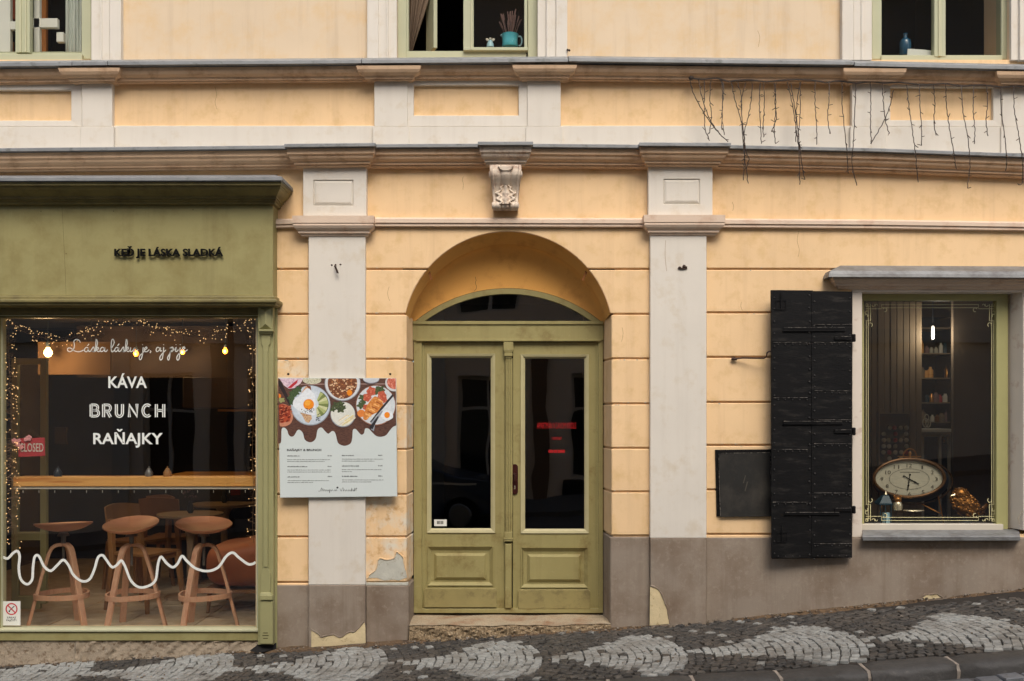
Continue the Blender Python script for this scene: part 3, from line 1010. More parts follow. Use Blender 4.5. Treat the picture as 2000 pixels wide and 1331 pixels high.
# bracket under the cornice: scrolled console with an acanthus leaf
br = sub('bracket', house)
prof = [(322, .150), (328, .160), (334, .166), (341, .164), (348, .150), (356, .128), (364, .108), (372, .096), (380, .092), (388, .098), (394, .112), (400, .120), (405, .116), (409, .10), (412, .07)]
def hw(y): return 31 - 6.5 * min(1, max(0, (y - 330) / 60))
def console(u, v):
    k = v * (len(prof) - 1)
    i = min(int(k), len(prof) - 2)
    t = k - i
    y = prof[i][0] + (prof[i + 1][0] - prof[i][0]) * t
    p = prof[i][1] + (prof[i + 1][1] - prof[i][1]) * t
    s_ = u * 2 - 1
    fl = 0.016 * abs(math.cos(s_ * math.pi * 1.5)) ** 0.7 - 0.008
    edge = 0.012 if abs(s_) > .8 else 0
    P = W(987.5 + s_ * hw(y), y, -(p + fl + edge))
    return P
b = MB()
b.grid(console, 36, 42)
for sd in (-1, 1):
    side = [W(987.5 + sd * hw(y), y, -(p + .01)) for y, p in prof]
    back = [Vector((q.x, .01, q.z)) for q in side]
    n = len(side)
    b.add(side + back, [(i, i + 1, n + i + 1, n + i) for i in range(n - 1)])
b.build('console_body', M['console'], br, smooth=True)
for sd in (-1, 1):
    c = W(987.5 + sd * 27.5, 341, -.12)
    b = MB(); b.lathe([(.001, -.02), (.022, -.02), (.030, -.012), (.034, 0), (.030, .012), (.018, .02), (.001, .022)], (0, 0, 0), 14)
    rt = Matrix.Rotation(R(90), 3, 'Y')
    b.v = [c + rt @ v for v in b.v]
    b.build('scroll', M['console'], br, smooth=True)
    c = W(987.5 + sd * 18, 402, -.11)
    b = MB(); b.lathe([(.001, -.035), (.024, -.034), (.030, -.02), (.024, -.006), (.030, .008), (.027, .026), (.014, .034), (.001, .035)], (0, 0, 0), 14)
    b.v = [c + rt @ v for v in b.v]
    b.build('scroll', M['console'], br, smooth=True)
def leaf(u, v):
    s_ = u * 2 - 1
    y = 362 + 36 * v
    lob = 1 + .22 * math.sin(v * 19) 
    wd = (6 + 12 * math.sin(min(1, v * 1.15) * math.pi * .8)) * lob
    p = .125 - .012 * v + .034 * v * v + .014 * math.cos(s_ * 7.5) - .022 * s_ * s_
    return W(987.5 + s_ * wd, y, -p)
b = MB(); b.grid(leaf, 16, 18)
b.build('acanthus_leaf', M['console'], br, smooth=True)
b = MB(); b.ppoly([(972, 324), (1003, 324), (999, 330), (993, 334), (982, 334), (976, 330)], -.182, -.1)
b.build('scroll_cap', M['console'], br, bevel=.004)

# flaked plaster patches and old fixings
def flake(pts, d, m, t=.004, edge=None, em='taupe'):
    b = MB(); b.ppoly(pts, d, d + t); o = b.build('plaster_patch', M[m], house, bevel=.0012)
    if edge:
        b = MB()
        e = [(x + rd.uniform(-.5, .5), y + rd.uniform(-.5, .5)) for x, y in catmull(pts[edge[0]:edge[1]], 3)]
        b.tube([W(x, y, d - .001) for x, y in e], [rd.uniform(.004, .0075) for _ in e], 5, flat_=1.0)
        b.build('broken_edge', M[em], house)
    return o
Z2 = lambda pts, x0, y0, k: [(x0 + a / k, y0 + b_ / k) for a, b_ in pts]
flake(Z2([(548, 305), (560, 285), (590, 262), (600, 240), (606, 205), (622, 195), (650, 205), (690, 195), (700, 180), (706, 160), (722, 172), (742, 190), (748, 220), (756, 262), (764, 300), (720, 318), (690, 312), (640, 316), (600, 303)], 520, 1020, 2.778), -.0155, 'bare', edge=(0, 14), em='worn')
flake(Z2([(715, 665), (760, 690), (800, 720), (830, 755), (870, 742), (930, 730), (980, 725), (1010, 735), (1045, 760), (1090, 740), (1160, 695), (1230, 690), (1290, 630), (1340, 570), (1355, 640), (1358, 830), (1200, 838), (1000, 860), (860, 868), (715, 880)], 490, 1120, 6.06), -PP - .0085, 'old', edge=(0, 14))
flake(Z2([(174, 110), (190, 114), (210, 125), (228, 148), (240, 175), (254, 210), (262, 240), (266, 270), (272, 297), (172, 306)], 1200, 1100, 2.5), -PP - .0085, 'old', edge=(0, 9))
flake(Z2([(1496, 178), (1510, 160), (1525, 152), (1545, 154), (1570, 149), (1585, 156), (1602, 168), (1560, 176)], 1200, 1100, 2.5), -.0285, 'old', edge=(0, 7))
b = MB(); b.ribbon([(1991, 1024), (1989, 1012), (1997, 998), (2003, 1003)], 1.2, -.0125)
b.build('plaster_crack', mat("crack_grey", (150, 138, 118), .9), house)
# hairline cracks and chipped joints in the render
M['hair'] = mat("hairline_crack", (150, 112, 70), .9)
for pts in ([(905, 345), (903, 352), (905, 360), (904, 371)], [(1300, 470), (1299, 500), (1302, 530)], [(1430, 395), (1433, 404), (1431, 412)], [(1448, 590), (1447, 599), (1450, 607)], [(1560, 452), (1557, 470), (1561, 488), (1559, 502)],
            [(1215, 640), (1217, 652), (1214, 668)], [(760, 560), (757, 574), (761, 588)], [(420, 170), (423, 186), (420, 200), (424, 214)], [(1480, 60), (1484, 74), (1481, 92)], [(560, 900), (563, 914), (560, 926)]):
    b = MB()
    px_, py_ = pts[0]
    if 602 < px_ < 714 or 1270 < px_ < 1380: dd_ = -PP - .0008
    elif py_ < 446: dd_ = DW0 - .0008
    else: dd_ = BF - .0008
    b.ribbon(catmull(pts, 4), .55, dd_)
    b.build('plaster_crack', M['hair'], house)
b = MB()
for k in range(70):
    reg = rd.choice([(540, 600, gl), (718, 790, gl), (1200, 1265, gr), (1384, 1500, gd)])
    y = rd.choice(reg[2][1:-1]) + rd.choice([-2.4, 2.4])
    x = rd.uniform(reg[0], reg[1])
    r1, r2 = rd.uniform(.6, 2.6), rd.uniform(.4, 1.2)
    b.pface([(x + r1 * math.cos(a) * rd.uniform(.6, 1.2), y + r2 * math.sin(a) * rd.uniform(.6, 1.2)) for a in [2 * math.pi * q / 7 for q in range(7)]], BF - .0009)
b.build('plaster_chips', M['bare'], house, kind='stuff')
# rusty hook on the left pilaster, broken fixing on the right one
b = MB()
p0 = W(656, 517, -PP)
b.tube([p0 + Vector((0, .02, 0)), p0 + Vector((0, -.025, -.005)), p0 + Vector((-.004, -.03, -.02)), p0 + Vector((.01, -.034, -.05)), p0 + Vector((.02, -.03, -.07))], [.006, .006, .005, .005, .009], 6)
b.tube([p0 + Vector((.003, -.03, -.02)), p0 + Vector((.018, -.034, -.05)), p0 + Vector((.024, -.03, -.075))], .003, 5)
b.ball(W(648, 518, -PP), .007, nu=6, nv=5); b.ball(W(665, 517, -PP), .009, .006, .006, nu=6, nv=5)
b.build('wall_hook', M['rust'], house)
b = MB()
b.ball(W(1327.5, 523, -PP - .004), .012, .012, .009, 7, 5); b.ball(W(1336, 521, -PP - .004), .014, .014, .015, 7, 5); b.ball(W(1340.5, 522.5, -PP - .003), .008, .01, .008, 6, 5)
b.ball(W(1333, 525, -PP - .006), .04, .008, .007, 8, 5)
b.build('broken_fixing', M['rust'], house)
for x, y, r in ((563, 731, .011), (762, 731, .010)):
    b = MB(); b.ball(W(x, y, -.012), r, .006, r * .8, 7, 5)
    b.build('old_drill_hole', mat("hole_dark", (40, 28, 20), .9), house)
b = MB()
p0 = W(1108, 97, -.05)
b.tube([p0 + Vector((0, .06, 0)), p0, p0 + Vector((.012, -.012, -.012))], .006, 6); b.ball(p0 + Vector((.014, -.012, -.012)), .010, nu=6, nv=5)
b.build('wall_hook', M['rust'], house)
# rusticated joint ends: a pitted conduit hook that holds the shutter
# ------------------------------------------------------------------ entrance door in the arch
door = sub('entrance_door', house, 'double olive green door with glazed leaves under a segmental fanlight')
DG = M['doorgreen']
def door_arc(r, y_end, n=28, cx=992.0, cy=849.7):
    return circ(cx, cy, r, y_end, n, 0)
# fanlight: arched frame, pane
b = MB()
oa, ia = door_arc(286.0, 634), door_arc(275.5, 628)
n = len(oa)
fo, fi = [W(x, y, DD - .005) for x, y in oa], [W(x, y, DD - .005) for x, y in ia]
fi2 = [Vector((p.x, DD + .05, p.z)) for p in fi]
fo2 = [Vector((p.x, DD + .05, p.z)) for p in fo]
b.add(fo + fi + fi2 + fo2, [(k, k + 1, n + k + 1, n + k) for k in range(n - 1)] + [(n + k, n + k + 1, 2 * n + k + 1, 2 * n + k) for k in range(n - 1)] +
      [(3 * n + k, 3 * n + k + 1, k + 1, k) for k in range(n - 1)])
b.build('fanlight_frame', DG, door)
b = MB()
gp = circ(992, 849.7, 276.5, 629.5, 28, 0)
b.add([W(x, y, DD + .03) for x, y in gp], [tuple(range(len(gp)))])
b.build('fanlight_pane', M['oldglass'], door)
b = MB()
b.pbox(806, 627.5, 1179, 634, DD - .02, DD + .05)
b.pbox(806, 634, 1179, 665.5, DD - .008, DD + .05)
b.pbox(812, 662.5, 1174, 667, DD - .016, DD + .05)
b.build('transom', DG, door, bevel=.0025)
b = MB()
b.pbox(808, 666, 824, 1197, DD + .002, DD + .08); b.pbox(1168.5, 666, 1178, 1197, DD + .002, DD + .08)
b.pbox(824, 666, 829, 1190, DD + .02, DD + .08); b.pbox(1164, 666, 1169, 1190, DD + .02, DD + .08)
b.pbox(808, 1189.5, 1178, 1198, DD + .0, DD + .08)
b.build('door_jamb', DG, door, bevel=.003)
def leaf_door(x0, x1, g, p, kx, ky):
    dl = DD + .025
    b = MB()
    yt, yb = 669, 1190
    b.pbox(x0, yt, g[0], yb, dl, dl + .05); b.pbox(g[2], yt, x1, yb, dl, dl + .05)
    b.pbox(g[0], yt, g[2], g[1], dl, dl + .05); b.pbox(g[0], g[3], g[2], p[1], dl, dl + .05); b.pbox(g[0], p[3], g[2], yb, dl, dl + .05)
    b.pbox(g[0], p[1], p[0], p[3], dl, dl + .05); b.pbox(p[2], p[1], g[2], p[3], dl, dl + .05)
    b.build('door_leaf', DG, door)
    b = MB()
    b.pring((g[0] - 4, g[1] - 4, g[2] + 4, g[3] + 4), (g[0] + 1, g[1] + 1, g[2] - 1, g[3] - 1), dl - .010, dl - .004, dl + .02)
    b.pring((g[0], g[1], g[2], g[3]), (g[0] + 4.5, g[1] + 4.5, g[2] - 4.5, g[3] - 4.5), dl + .001, dl + .012, dl + .03)
    b.build('glazing_bead', M['dgbead'], door)
    b = MB(); b.pface([(g[0] + 1, g[3] - 1), (g[2] - 1, g[3] - 1), (g[2] - 1, g[1] + 1), (g[0] + 1, g[1] + 1)], dl + .022)
    b.build('door_pane', M['oldglass'], door)
    b = MB()
    b.pring((p[0] - 1, p[1] - 1, p[2] + 1, p[3] + 1), (p[0] + 6, p[1] + 6, p[2] - 6, p[3] - 6), dl - .012, dl + .014, dl + .03)
    q = (p[0] + 12, p[1] + 12, p[2] - 12, p[3] - 10)
    b.pbox(p[0] + 2, p[1] + 2, p[2] - 2, p[3] - 2, dl + .016, dl + .04)
    b.pring(q, (q[0] + 5, q[1] + 5, q[2] - 5, q[3] - 5), dl + .013, dl - .006, dl + .03)
    b.pbox(q[0] + 5, q[1] + 5, q[2] - 5, q[3] - 5, dl - .006, dl + .02)
    b.build('door_panel', DG, door)
    b = MB()
    a = [(kx[0], ky[1]), (kx[1], ky[1]), (kx[1], ky[0] + 4), (kx[1] - 4, ky[0]), (kx[0] + 3, ky[0]), (kx[0], ky[0] + 3)]
    b.ppoly(a, dl - .028, dl + .01)
    b.build('kick_board', M['kick'], door, bevel=.004, seg=2)
M['dgbead'] = mat("door_bead_paint", (176, 167, 126), 0.5, 0.08, 8)
M['kick'] = mat("scuffed_kick_board", (146, 134, 86), 0.55, 0.10, 7, 0.0006, 120, col2=(112, 100, 66), thr=0.62, scale2=9, soft=0.10)
leaf_door(829, 986, (838, 695, 963, 1037), (836, 1069, 962, 1143), (828, 970), (1150, 1187))
leaf_door(1002, 1164, (1021, 696, 1146, 1038), (1018, 1071, 1147, 1147), (1012, 1153), (1152, 1190))
# moulded centre post
b = MB()
dl = DD + .025
b.pbox(987, 700, 1001, 1042, dl - .022, dl + .02)
b.pbox(989, 700, 991.5, 1040, dl - .030, dl); b.pbox(993, 700, 995.5, 1040, dl - .034, dl); b.pbox(997, 700, 999, 1040, dl - .030, dl)
b.pbox(983.5, 668, 1002.5, 684, dl - .050, dl)
b.prism([W(983.5, 684, dl - .05), W(1002.5, 684, dl - .05), W(1000, 690, dl - .044), W(986, 690, dl - .044)], [W(983.5, 684, dl), W(1002.5, 684, dl), W(1000, 690, dl), W(986, 690, dl)])
b.pbox(985, 690, 1001, 696, dl - .046, dl); b.pbox(987, 696, 999.5, 700, dl - .036, dl)
b.pbox(985.5, 1040, 1001, 1052, dl - .040, dl); b.pbox(983.5, 1052, 1002, 1054.5, dl - .046, dl); b.pbox(984.5, 1055.5, 1001, 1058, dl - .044, dl)
c = [W(984.5, 1190, dl), W(984.5, 1060, dl), W(1000.5, 1060, dl), W(1000.5, 1190, dl)]
f1 = [W(987, 1188, dl - .04), W(987, 1064, dl - .04), W(998, 1064, dl - .04), W(998, 1188, dl - .04)]
b.prism(f1, c)
b.build('centre_post', DG, door, bevel=.0015)
# handle plate, lever and keyhole
b = MB()
pts = [(1005.5 + 6.2 * math.cos(a), 913 - 6.2 * math.sin(a)) for a in [math.pi * k / 8 for k in range(9)]] + [(1005.5 - 6.2 * math.cos(a), 960 + 6.2 * math.sin(a)) for a in [math.pi * k / 8 for k in range(9)]]
b.ppoly(pts, dl - .012, dl + .004)
M['plum'] = mat("dark_plum_enamel", (58, 26, 22), 0.3, 0.15, 20)
b.build('handle_plate', M['plum'], door, bevel=.002)
b = MB()
p = W(1005.5, 926, dl - .012)
b.tube([p, p + Vector((0, -.03, 0)), p + Vector((.004, -.045, 0)), p + Vector((.008, -.05, -.03)), p + Vector((.004, -.05, -.055))], [.011, .010, .011, .012, .008], 8)
b.build('door_handle', M['plum'], door, smooth=True)
b = MB(); b.lathe([(.001, 0), (.006, 0), (.006, .003), (.001, .003)], W(1005.5, 950, dl - .0125), 8, axis='Y'); b.pbox(1004.6, 950, 1006.6, 956, dl - .014, dl - .01)
b.build('keyhole', M['silvergold'], door)
# lettering on the panes
b = MB()
text_px(b, "APARTMÁN V ĽAVOM KRÍDLE", 1049, 826, 1125, 837.5, dl + .020, bold=-.012, cap="APARTMANVLAVOMKRIDLE")
b.build('pane_lettering', M['red_vinyl'], door)
b = MB()
text_px(b, "1. KONTAKT", 1078, 854, 1097, 859.5, dl + .020, bold=0.0)
b.build('pane_lettering', M['red_vinyl'], door)
b = MB()
for k, (x0, x1) in enumerate(((1071.5, 1081), (1082.5, 1088), (1089.5, 1103.5))):
    x = x0
    while x < x1 - 1:
        b.pface([(x, 885), (x + 1.3, 885), (x + 1.3, 879), (x, 879)], dl + .020); x += 2.0
b.build('pane_lettering', M['red_vinyl'], door)
b = MB(); b.pface([(848, 1028), (872.5, 1028), (872.5, 1015), (848, 1015)], dl + .020)
for x in (853.5, 855.5, 857.5, 860.3, 862.3, 864.3): b.pface([(x, 1024), (x + 1.4, 1024), (x + 1.4, 1018), (x, 1018)], dl + .0195, 1)
b.build('pane_sticker', [M['paper'], M['letter']], door)

# worn stone step
st = MB()
def step_top(u, v):
    px = 800 + 392 * u
    d = DD + .06 - (DD + .10) * v
    wob = .004 * math.sin(u * 17 + v * 5) + .003 * math.sin(u * 41) * v
    y = 1198 + (1222 - 1198) * v
    z = W(px, 1221.5 - 2 * u, -.04).z + .012 * (1 - v) + wob - .006 * math.sin(u * math.pi) * v
    return Vector((W(px, 0, max(d, 0) * .0 + d * .3).x, d, z))
st.grid(step_top, 60, 10, 0)
def step_front(u, v):
    px = 800 + 392 * u
    top = step_top(u, 1)
    z = top.z * (1 - v) + (-.2 - .02) * v
    rough = .010 * math.sin(u * 63 + v * 17) * math.sin(u * 29 + v * 31) + rd.uniform(-.007, .007) * (0.3 if v < .05 else 1)
    return Vector((top.x, -.04 + (.012 if v < .02 else 0) - .012 * v + rough * (v > .01), z))
st.grid(step_front, 110, 18, 1)
st.build('door_step', [M['step'], M['aggregate']], house, smooth=True)

# ------------------------------------------------------------------ olive wooden shop front of the café
front = sub('shop_front', house, 'olive green wooden café shop front with a deep fascia and one big pane')
G = M['green']
FP = .15
XL = -96
b = MB()
b.pbox(XL, 398, 533, 582, -FP, .02)
b.build('fascia', G, front, bevel=.003)
b = MB(); b.ribbon([(121, 404), (123, 440), (126, 500), (128, 545), (129, 578)], .5, -FP - .0008)
for x, y in ((222, 413), (377, 410), (129, 496), (80, 413)): b.pface([(x - .9, y + .9), (x + .9, y + .9), (x + .9, y - .9), (x - .9, y - .9)], -FP - .0008)
b.build('board_joint', mat("board_joint_dark", (92, 80, 44), .8), front)
# crown moulding with zinc cap
pr = [(.335, 354.5), (.335, 361.5), (.318, 363.5), (.316, 366), (.300, 371), (.262, 378.5), (.236, 383), (.232, 384), (.232, 387), (.214, 388.5), (.210, 392), (.192, 394), (.188, 398.5), (.160, 400.5), (FP, 402)]
b = MB(); b.molding(XL, 542, pr, 1, 0, 1, .57, FP); b.build('crown_moulding', M['gmould_shade'] if 'gmould_shade' in M else G, front)
b = MB(); b.molding(XL, 542, [(.02, 342), (.10, 342.5), (.355, 345.5), (.36, 346.5), (.36, 352.5), (.34, 352.5), (.335, 355)], 1.5, 0, 1, .57, FP)
b.build('zinc_cap', M['zinc'], front)
pr = [(FP, 577), (.172, 579), (.176, 581), (.176, 583.5), (.212, 585), (.216, 587), (.216, 590), (.208, 592), (.196, 593.5), (.196, 596), (.176, 598), (.15, 599.5), (.10, 600)]
b = MB(); b.molding(XL, 541, pr, 0, 0, 1, .62, .14); b.build('lower_moulding', M['gmould_shade'], front)
# dark recessed head, frame, sill rail
b = MB()
b.pbox(-70, 596, 504, 612, -.02, .10); b.pbox(-70, 611, 504, 621, -.005, .10)
b.build('head_rail', M['gmould_shade'], front, bevel=.003)
b = MB()
b.pring((-2, 616, 505, 1234), (4.5, 621, 499.5, 1229), -.012, .018, .08)
b.build('glazing_bead', M['palegreen'], front)
b = MB()
b.pbox(-70, 1229.5, 504.5, 1235, -.050, .08)
b.build('sill_bead', M['palegreen'], front, bevel=.006, seg=2)
b = MB()
b.pbox(-70, 1235.5, 505, 1252, -.035, .08)
b.build('bottom_rail', M['frontgreen'] if 'frontgreen' in M else G, front, bevel=.004)
b = MB(); b.pbox(-26, 600, -1.5, 1236, -.02, .08); b.build('left_stile', G, front, bevel=.003)
PANE_D = .035
b = MB(); b.pface([(0, 1232), (502, 1232), (502, 618), (0, 618)], PANE_D); b.build('pane', M['glass'], front)
# carved pilaster
M['pilgreen'] = mat("pilaster_green_paint", (152, 148, 104), 0.5, 0.06, 4, 0.0005, 160)
b = MB()
b.pbox(503.5, 598, 534, 1260, -.085, .02)
b.pbox(534, 600, 541, 1266, -.030, .02)
b.build('pilaster_back', M['pilgreen'], front, bevel=.002)
b = MB()
def cut_strip(x0, x1, y0, y1, d, bev=4):
    o = [W(x0, y1, d + .016), W(x1, y1, d + .016), W(x1, y0, d + .016), W(x0, y0, d + .016)]
    i = [W(x0 + bev, y1, d), W(x1 - bev, y1, d), W(x1 - bev, y0, d), W(x0 + bev, y0, d)]
    b.prism(i, o)
# head block with a diamond point
b.pbox(504, 597, 533, 643, -.105, -.07)
tip = [W(518.5, 640, -.108), W(508, 643.5, -.106), W(529, 643.5, -.106)]
b.add([W(507, 602, -.104), W(530, 602, -.104), W(530, 643, -.104), W(507, 643, -.104), W(518.5, 608, -.132), W(518.5, 633, -.138)],
      [(0, 1, 4), (1, 2, 5, 4), (2, 3, 5), (3, 0, 4, 5)])
b.pbox(505, 643.5, 533.5, 647.5, -.135, -.07)
b.prism([W(507, 653, -.112), W(531, 653, -.112), W(533, 647.5, -.128), W(505.5, 647.5, -.128)], [W(507, 653, -.07), W(531, 653, -.07), W(533, 647.5, -.07), W(505.5, 647.5, -.07)])
b.ppoly([(510, 653), (528, 653), (528, 670), (524, 677), (524, 1112), (528, 1120), (528, 1160), (509, 1160), (509, 1120), (513, 1112), (513, 677), (510, 670)], -.100, -.08)
b.ppoly([(515, 684), (522, 684), (522, 1108), (515, 1108)], -.107, -.09)
b.build('pilaster_shaft', M['pilgreen'], front, bevel=.002)
b = MB()
b.prism([W(507, 1163, -.118), W(531, 1163, -.118), W(529, 1157, -.108), W(509, 1157, -.108)][::-1], [W(507, 1163, -.08), W(531, 1163, -.08), W(529, 1157, -.08), W(509, 1157, -.08)][::-1])
b.pbox(507, 1163, 532, 1173, -.130, -.08)
b.pbox(507, 1175, 532.5, 1258.5, -.118, -.03)
b.build('pilaster_foot', M['pilgreen'], front, bevel=.004)
b = MB()
for y in (1236, 1241, 1246.5): b.pbox(514 - (y == 1241) * 1.5, y, 523 + (y == 1241) * 1.5, y + 1.4, -.1195, -.115)
b.build('vent_slot', mat("slot_dark", (60, 54, 30), .8), front)
b = MB(); b.pbox(-96, 598, -27, 1262, -.09, .02); b.build('pilaster_shaft', M['pilgreen'], front, bevel=.004)

# sign letters standing off the fascia, each a part
def letters_px(s, cap, x0, y0, x1, y1, d, depth, bold, m, parent, name):
    v, f = text_geo(s, bold)
    ref, _ = text_geo(cap, bold)
    ax, bx_ = min(p[0] for p in v), max(p[0] for p in v)
    ay, by_ = min(p[1] for p in ref), max(p[1] for p in ref)
    adj = list(range(len(v)))
    def find(a):
        while adj[a] != a:
            adj[a] = adj[adj[a]]; a = adj[a]
        return a
    for fc in f:
        for q in fc[1:]: adj[find(q)] = find(fc[0])
    isl = {}
    for i, fc in enumerate(f): isl.setdefault(find(fc[0]), []).append(fc)
    groups = []
    for r_, fl in isl.items():
        xs = [v[i][0] for fc in fl for i in fc]
        groups.append([min(xs), max(xs), fl])
    groups.sort(key=lambda g: -(g[1] - g[0]))
    merged = []
    for g in groups:
        for h in merged:
            ov = min(g[1], h[1]) - max(g[0], h[0])
            if ov > .5 * (g[1] - g[0]):
                h[2] = h[2] + g[2]; break
        else:
            merged.append(list(g))
    for g in sorted(merged, key=lambda g: g[0]):
        b = MB()
        ids = sorted({i for fc in g[2] for i in fc})
        mp_ = {i: k for k, i in enumerate(ids)}
        pts = [W(x0 + (v[i][0] - ax) / (bx_ - ax) * (x1 - x0), y1 - (v[i][1] - ay) / (by_ - ay) * (y1 - y0), d) for i in ids]
        fs = [tuple(mp_[i] for i in fc) for fc in g[2]]
        cnt = {}
        for fc in fs:
            for a, c in zip(fc, fc[1:] + fc[:1]): cnt[(min(a, c), max(a, c))] = cnt.get((min(a, c), max(a, c)), 0) + 1
        n = len(pts)
        back = [Vector((p.x, p.y + depth, p.z)) for p in pts]
        allf = fs + [tuple(i + n for i in reversed(fc)) for fc in fs] + [(a, c, c + n, a + n) for (a, c), k in cnt.items() if k == 1]
        b.add(pts + back, allf)
        b.build(name, m, parent)
letters_px("KEĎ JE LÁSKA SLADKÁ", "KEDELASKASLADKA", 223, 486, 435, 500.5, -FP - .028, .014, .026, M['letter'], front, 'sign_letter')

# white lettering and the wavy line on the pane
VD = PANE_D - .003
b = MB()
text_px(b, "KÁVA", 211.5, 735.5, 287, 758.5, VD, bold=.022, cap="KAVA")
b.build('pane_lettering', M['vinyl'], front)
b = MB()
text_px(b, "RAŇAJKY", 182, 846, 318, 868, VD, bold=.022, cap="RANAKY")
b.build('pane_lettering', M['vinyl'], front)
# BRUNCH: inline capitals, two parallel bands a stroke
b = MB()
def inl(pts, closed=False, wd=2.9, gap=1.85):
    P = [Vector(p) for p in pts]
    N = len(P)
    for sg in (1, -1):
        o = []
        for k in range(N):
            a = P[k - 1] if (k > 0 or closed) else P[k]
            c = P[(k + 1) % N] if (k < N - 1 or closed) else P[k]
            t = (c - a).normalized()
            o.append((P[k].x - t.y * gap * sg, P[k].y + t.x * gap * sg))
        b.ribbon(o, wd - .75, VD, closed=closed)
yt, yb = 791.3, 813.3
def arcp(cx, cy, rx, ry, a0, a1, n=10):
    return [(cx + rx * math.cos(R(a0 + (a1 - a0) * k / n)), cy - ry * math.sin(R(a0 + (a1 - a0) * k / n))) for k in range(n + 1)]
inl([(178, yt - 1), (178, yb + 1)])
inl([(178, yt)] + [(184, yt)] + arcp(186, yt + 5.2, 5, 5.2, 90, -90, 8) + [(180, yt + 10.4)], wd=2.6, gap=1.6)
inl([(180, yt + 10.8), (186, yt + 10.8)] + arcp(187.5, yt + 16.3, 5.3, 5.6, 90, -90, 8) + [(178, yb)], wd=2.6, gap=1.6)
inl([(202.3, yt - 1), (202.3, yb + 2)])
inl([(202.3, yt), (209, yt)] + arcp(210.5, yt + 6, 5.3, 6, 90, -90, 8) + [(204, yt + 12)], wd=2.6, gap=1.6)
inl([(209.5, yt + 12.5), (216, yb + 2)])
inl([(227.2, yt - 1.5), (227.2, yb - 7)] + arcp(233.2, yb - 7, 6, 7.5, 180, 360, 10) + [(239.2, yt - 1.5)])
inl([(252.6, yb + 2), (252.6, yt), (267.5, yb + .5), (267.5, yt - 2)])
inl(arcp(287.5, (yt + yb) / 2, 8.3, 11, 50, 310, 16))
inl([(305.3, yt - 1.5), (305.3, yb + 2)]); inl([(319.8, yt - 1.5), (319.8, yb + 2)]); inl([(307, (yt + yb) / 2), (318, (yt + yb) / 2)], wd=2.6, gap=1.6)
b.build('pane_lettering', M['vinyl'], front)
script = [
 [(150, 165), (135, 140), (105, 130), (80, 150), (85, 190), (75, 235), (40, 262), (12, 250), (15, 225), (45, 225), (90, 255), (140, 262), (185, 245)],
 [(235, 225), (215, 215), (195, 235), (198, 258), (218, 262), (235, 240), (238, 222), (240, 255), (255, 260), (270, 240)], [(226, 200), (243, 178)],
 [(268, 245), (290, 212), (300, 235), (298, 258), (275, 258), (300, 262), (315, 245)],
 [(315, 245), (335, 170), (322, 130), (316, 190), (312, 262)], [(314, 250), (320, 230), (340, 215), (345, 232), (322, 240), (345, 262), (362, 252)],
 [(410, 225), (385, 215), (365, 240), (375, 262), (400, 250), (415, 222), (412, 255), (428, 260), (445, 240)],
 [(480, 235), (515, 170), (505, 130), (490, 140), (482, 210), (490, 260), (510, 255), (525, 235)],
 [(560, 225), (540, 215), (522, 240), (530, 262), (552, 250), (565, 222), (563, 255), (580, 258), (595, 240)], [(552, 200), (570, 176)],
 [(595, 240), (615, 212), (622, 240), (618, 260), (598, 256), (622, 262), (640, 240)],
 [(640, 240), (658, 170), (648, 130), (640, 190), (638, 262)], [(640, 250), (646, 230), (665, 213), (668, 232), (645, 240), (668, 262), (690, 245)],
 [(695, 218), (690, 250), (700, 262), (722, 245), (735, 218), (730, 255), (745, 262), (775, 240)],
 [(830, 215), (825, 270), (810, 340), (790, 345), (792, 310), (825, 275), (850, 245)], [(822, 190), (824, 184)],
 [(845, 245), (870, 225), (862, 212), (845, 230), (848, 258), (870, 262), (895, 240)], [(905, 250), (912, 262), (903, 276)],
 [(1010, 225), (985, 215), (970, 240), (978, 262), (1000, 250), (1018, 222), (1015, 255), (1035, 250)],
 [(1052, 215), (1048, 270), (1035, 340), (1015, 350), (1012, 320), (1040, 280), (1075, 245)], [(1050, 190), (1052, 184)],
 [(1125, 215), (1122, 270), (1112, 340), (1100, 352), (1095, 325), (1118, 280), (1128, 225), (1150, 215), (1155, 245), (1140, 262), (1122, 255), (1165, 245)],
 [(1170, 245), (1187, 215), (1180, 255), (1195, 260), (1212, 240)], [(1185, 190), (1187, 184)],
 [(1230, 215), (1228, 270), (1218, 340), (1200, 352), (1195, 320), (1220, 280), (1255, 245)], [(1230, 190), (1232, 184)],
 [(1255, 245), (1282, 225), (1272, 212), (1256, 232), (1260, 258), (1282, 262), (1310, 240)]]
b = MB()
for k, s_ in enumerate(script):
    pts = Z2(s_, 130, 640, 5.546)
    b.ribbon(catmull(pts, 6) if len(pts) > 2 else pts, 1.9, VD - .0002 * (k % 3))
b.build('pane_lettering', M['vinyl'], front)
wav = [(10, 520), (18, 525), (50, 535), (85, 500), (113, 488), (127, 520), (122, 600), (135, 670), (175, 702), (208, 672), (214, 595), (225, 525), (252, 520), (285, 585), (328, 615), (370, 580), (410, 545), (445, 580), (475, 640), (530, 682), (580, 670), (612, 605), (635, 530), (665, 515), (690, 545), (725, 590), (755, 580), (785, 550), (808, 580), (850, 680), (905, 722), (970, 710), (1010, 670), (1025, 570), (1045, 525), (1080, 565), (1120, 592), (1152, 568), (1180, 520), (1215, 555), (1270, 600), (1345, 617), (1415, 592), (1468, 520), (1510, 498), (1550, 530), (1605, 570), (1640, 570), (1658, 558)]
b = MB(); b.ribbon(catmull(Z2(wav, 0, 930, 3.32), 6), 5.0, VD); b.build('wavy_line', M['vinyl'], front)

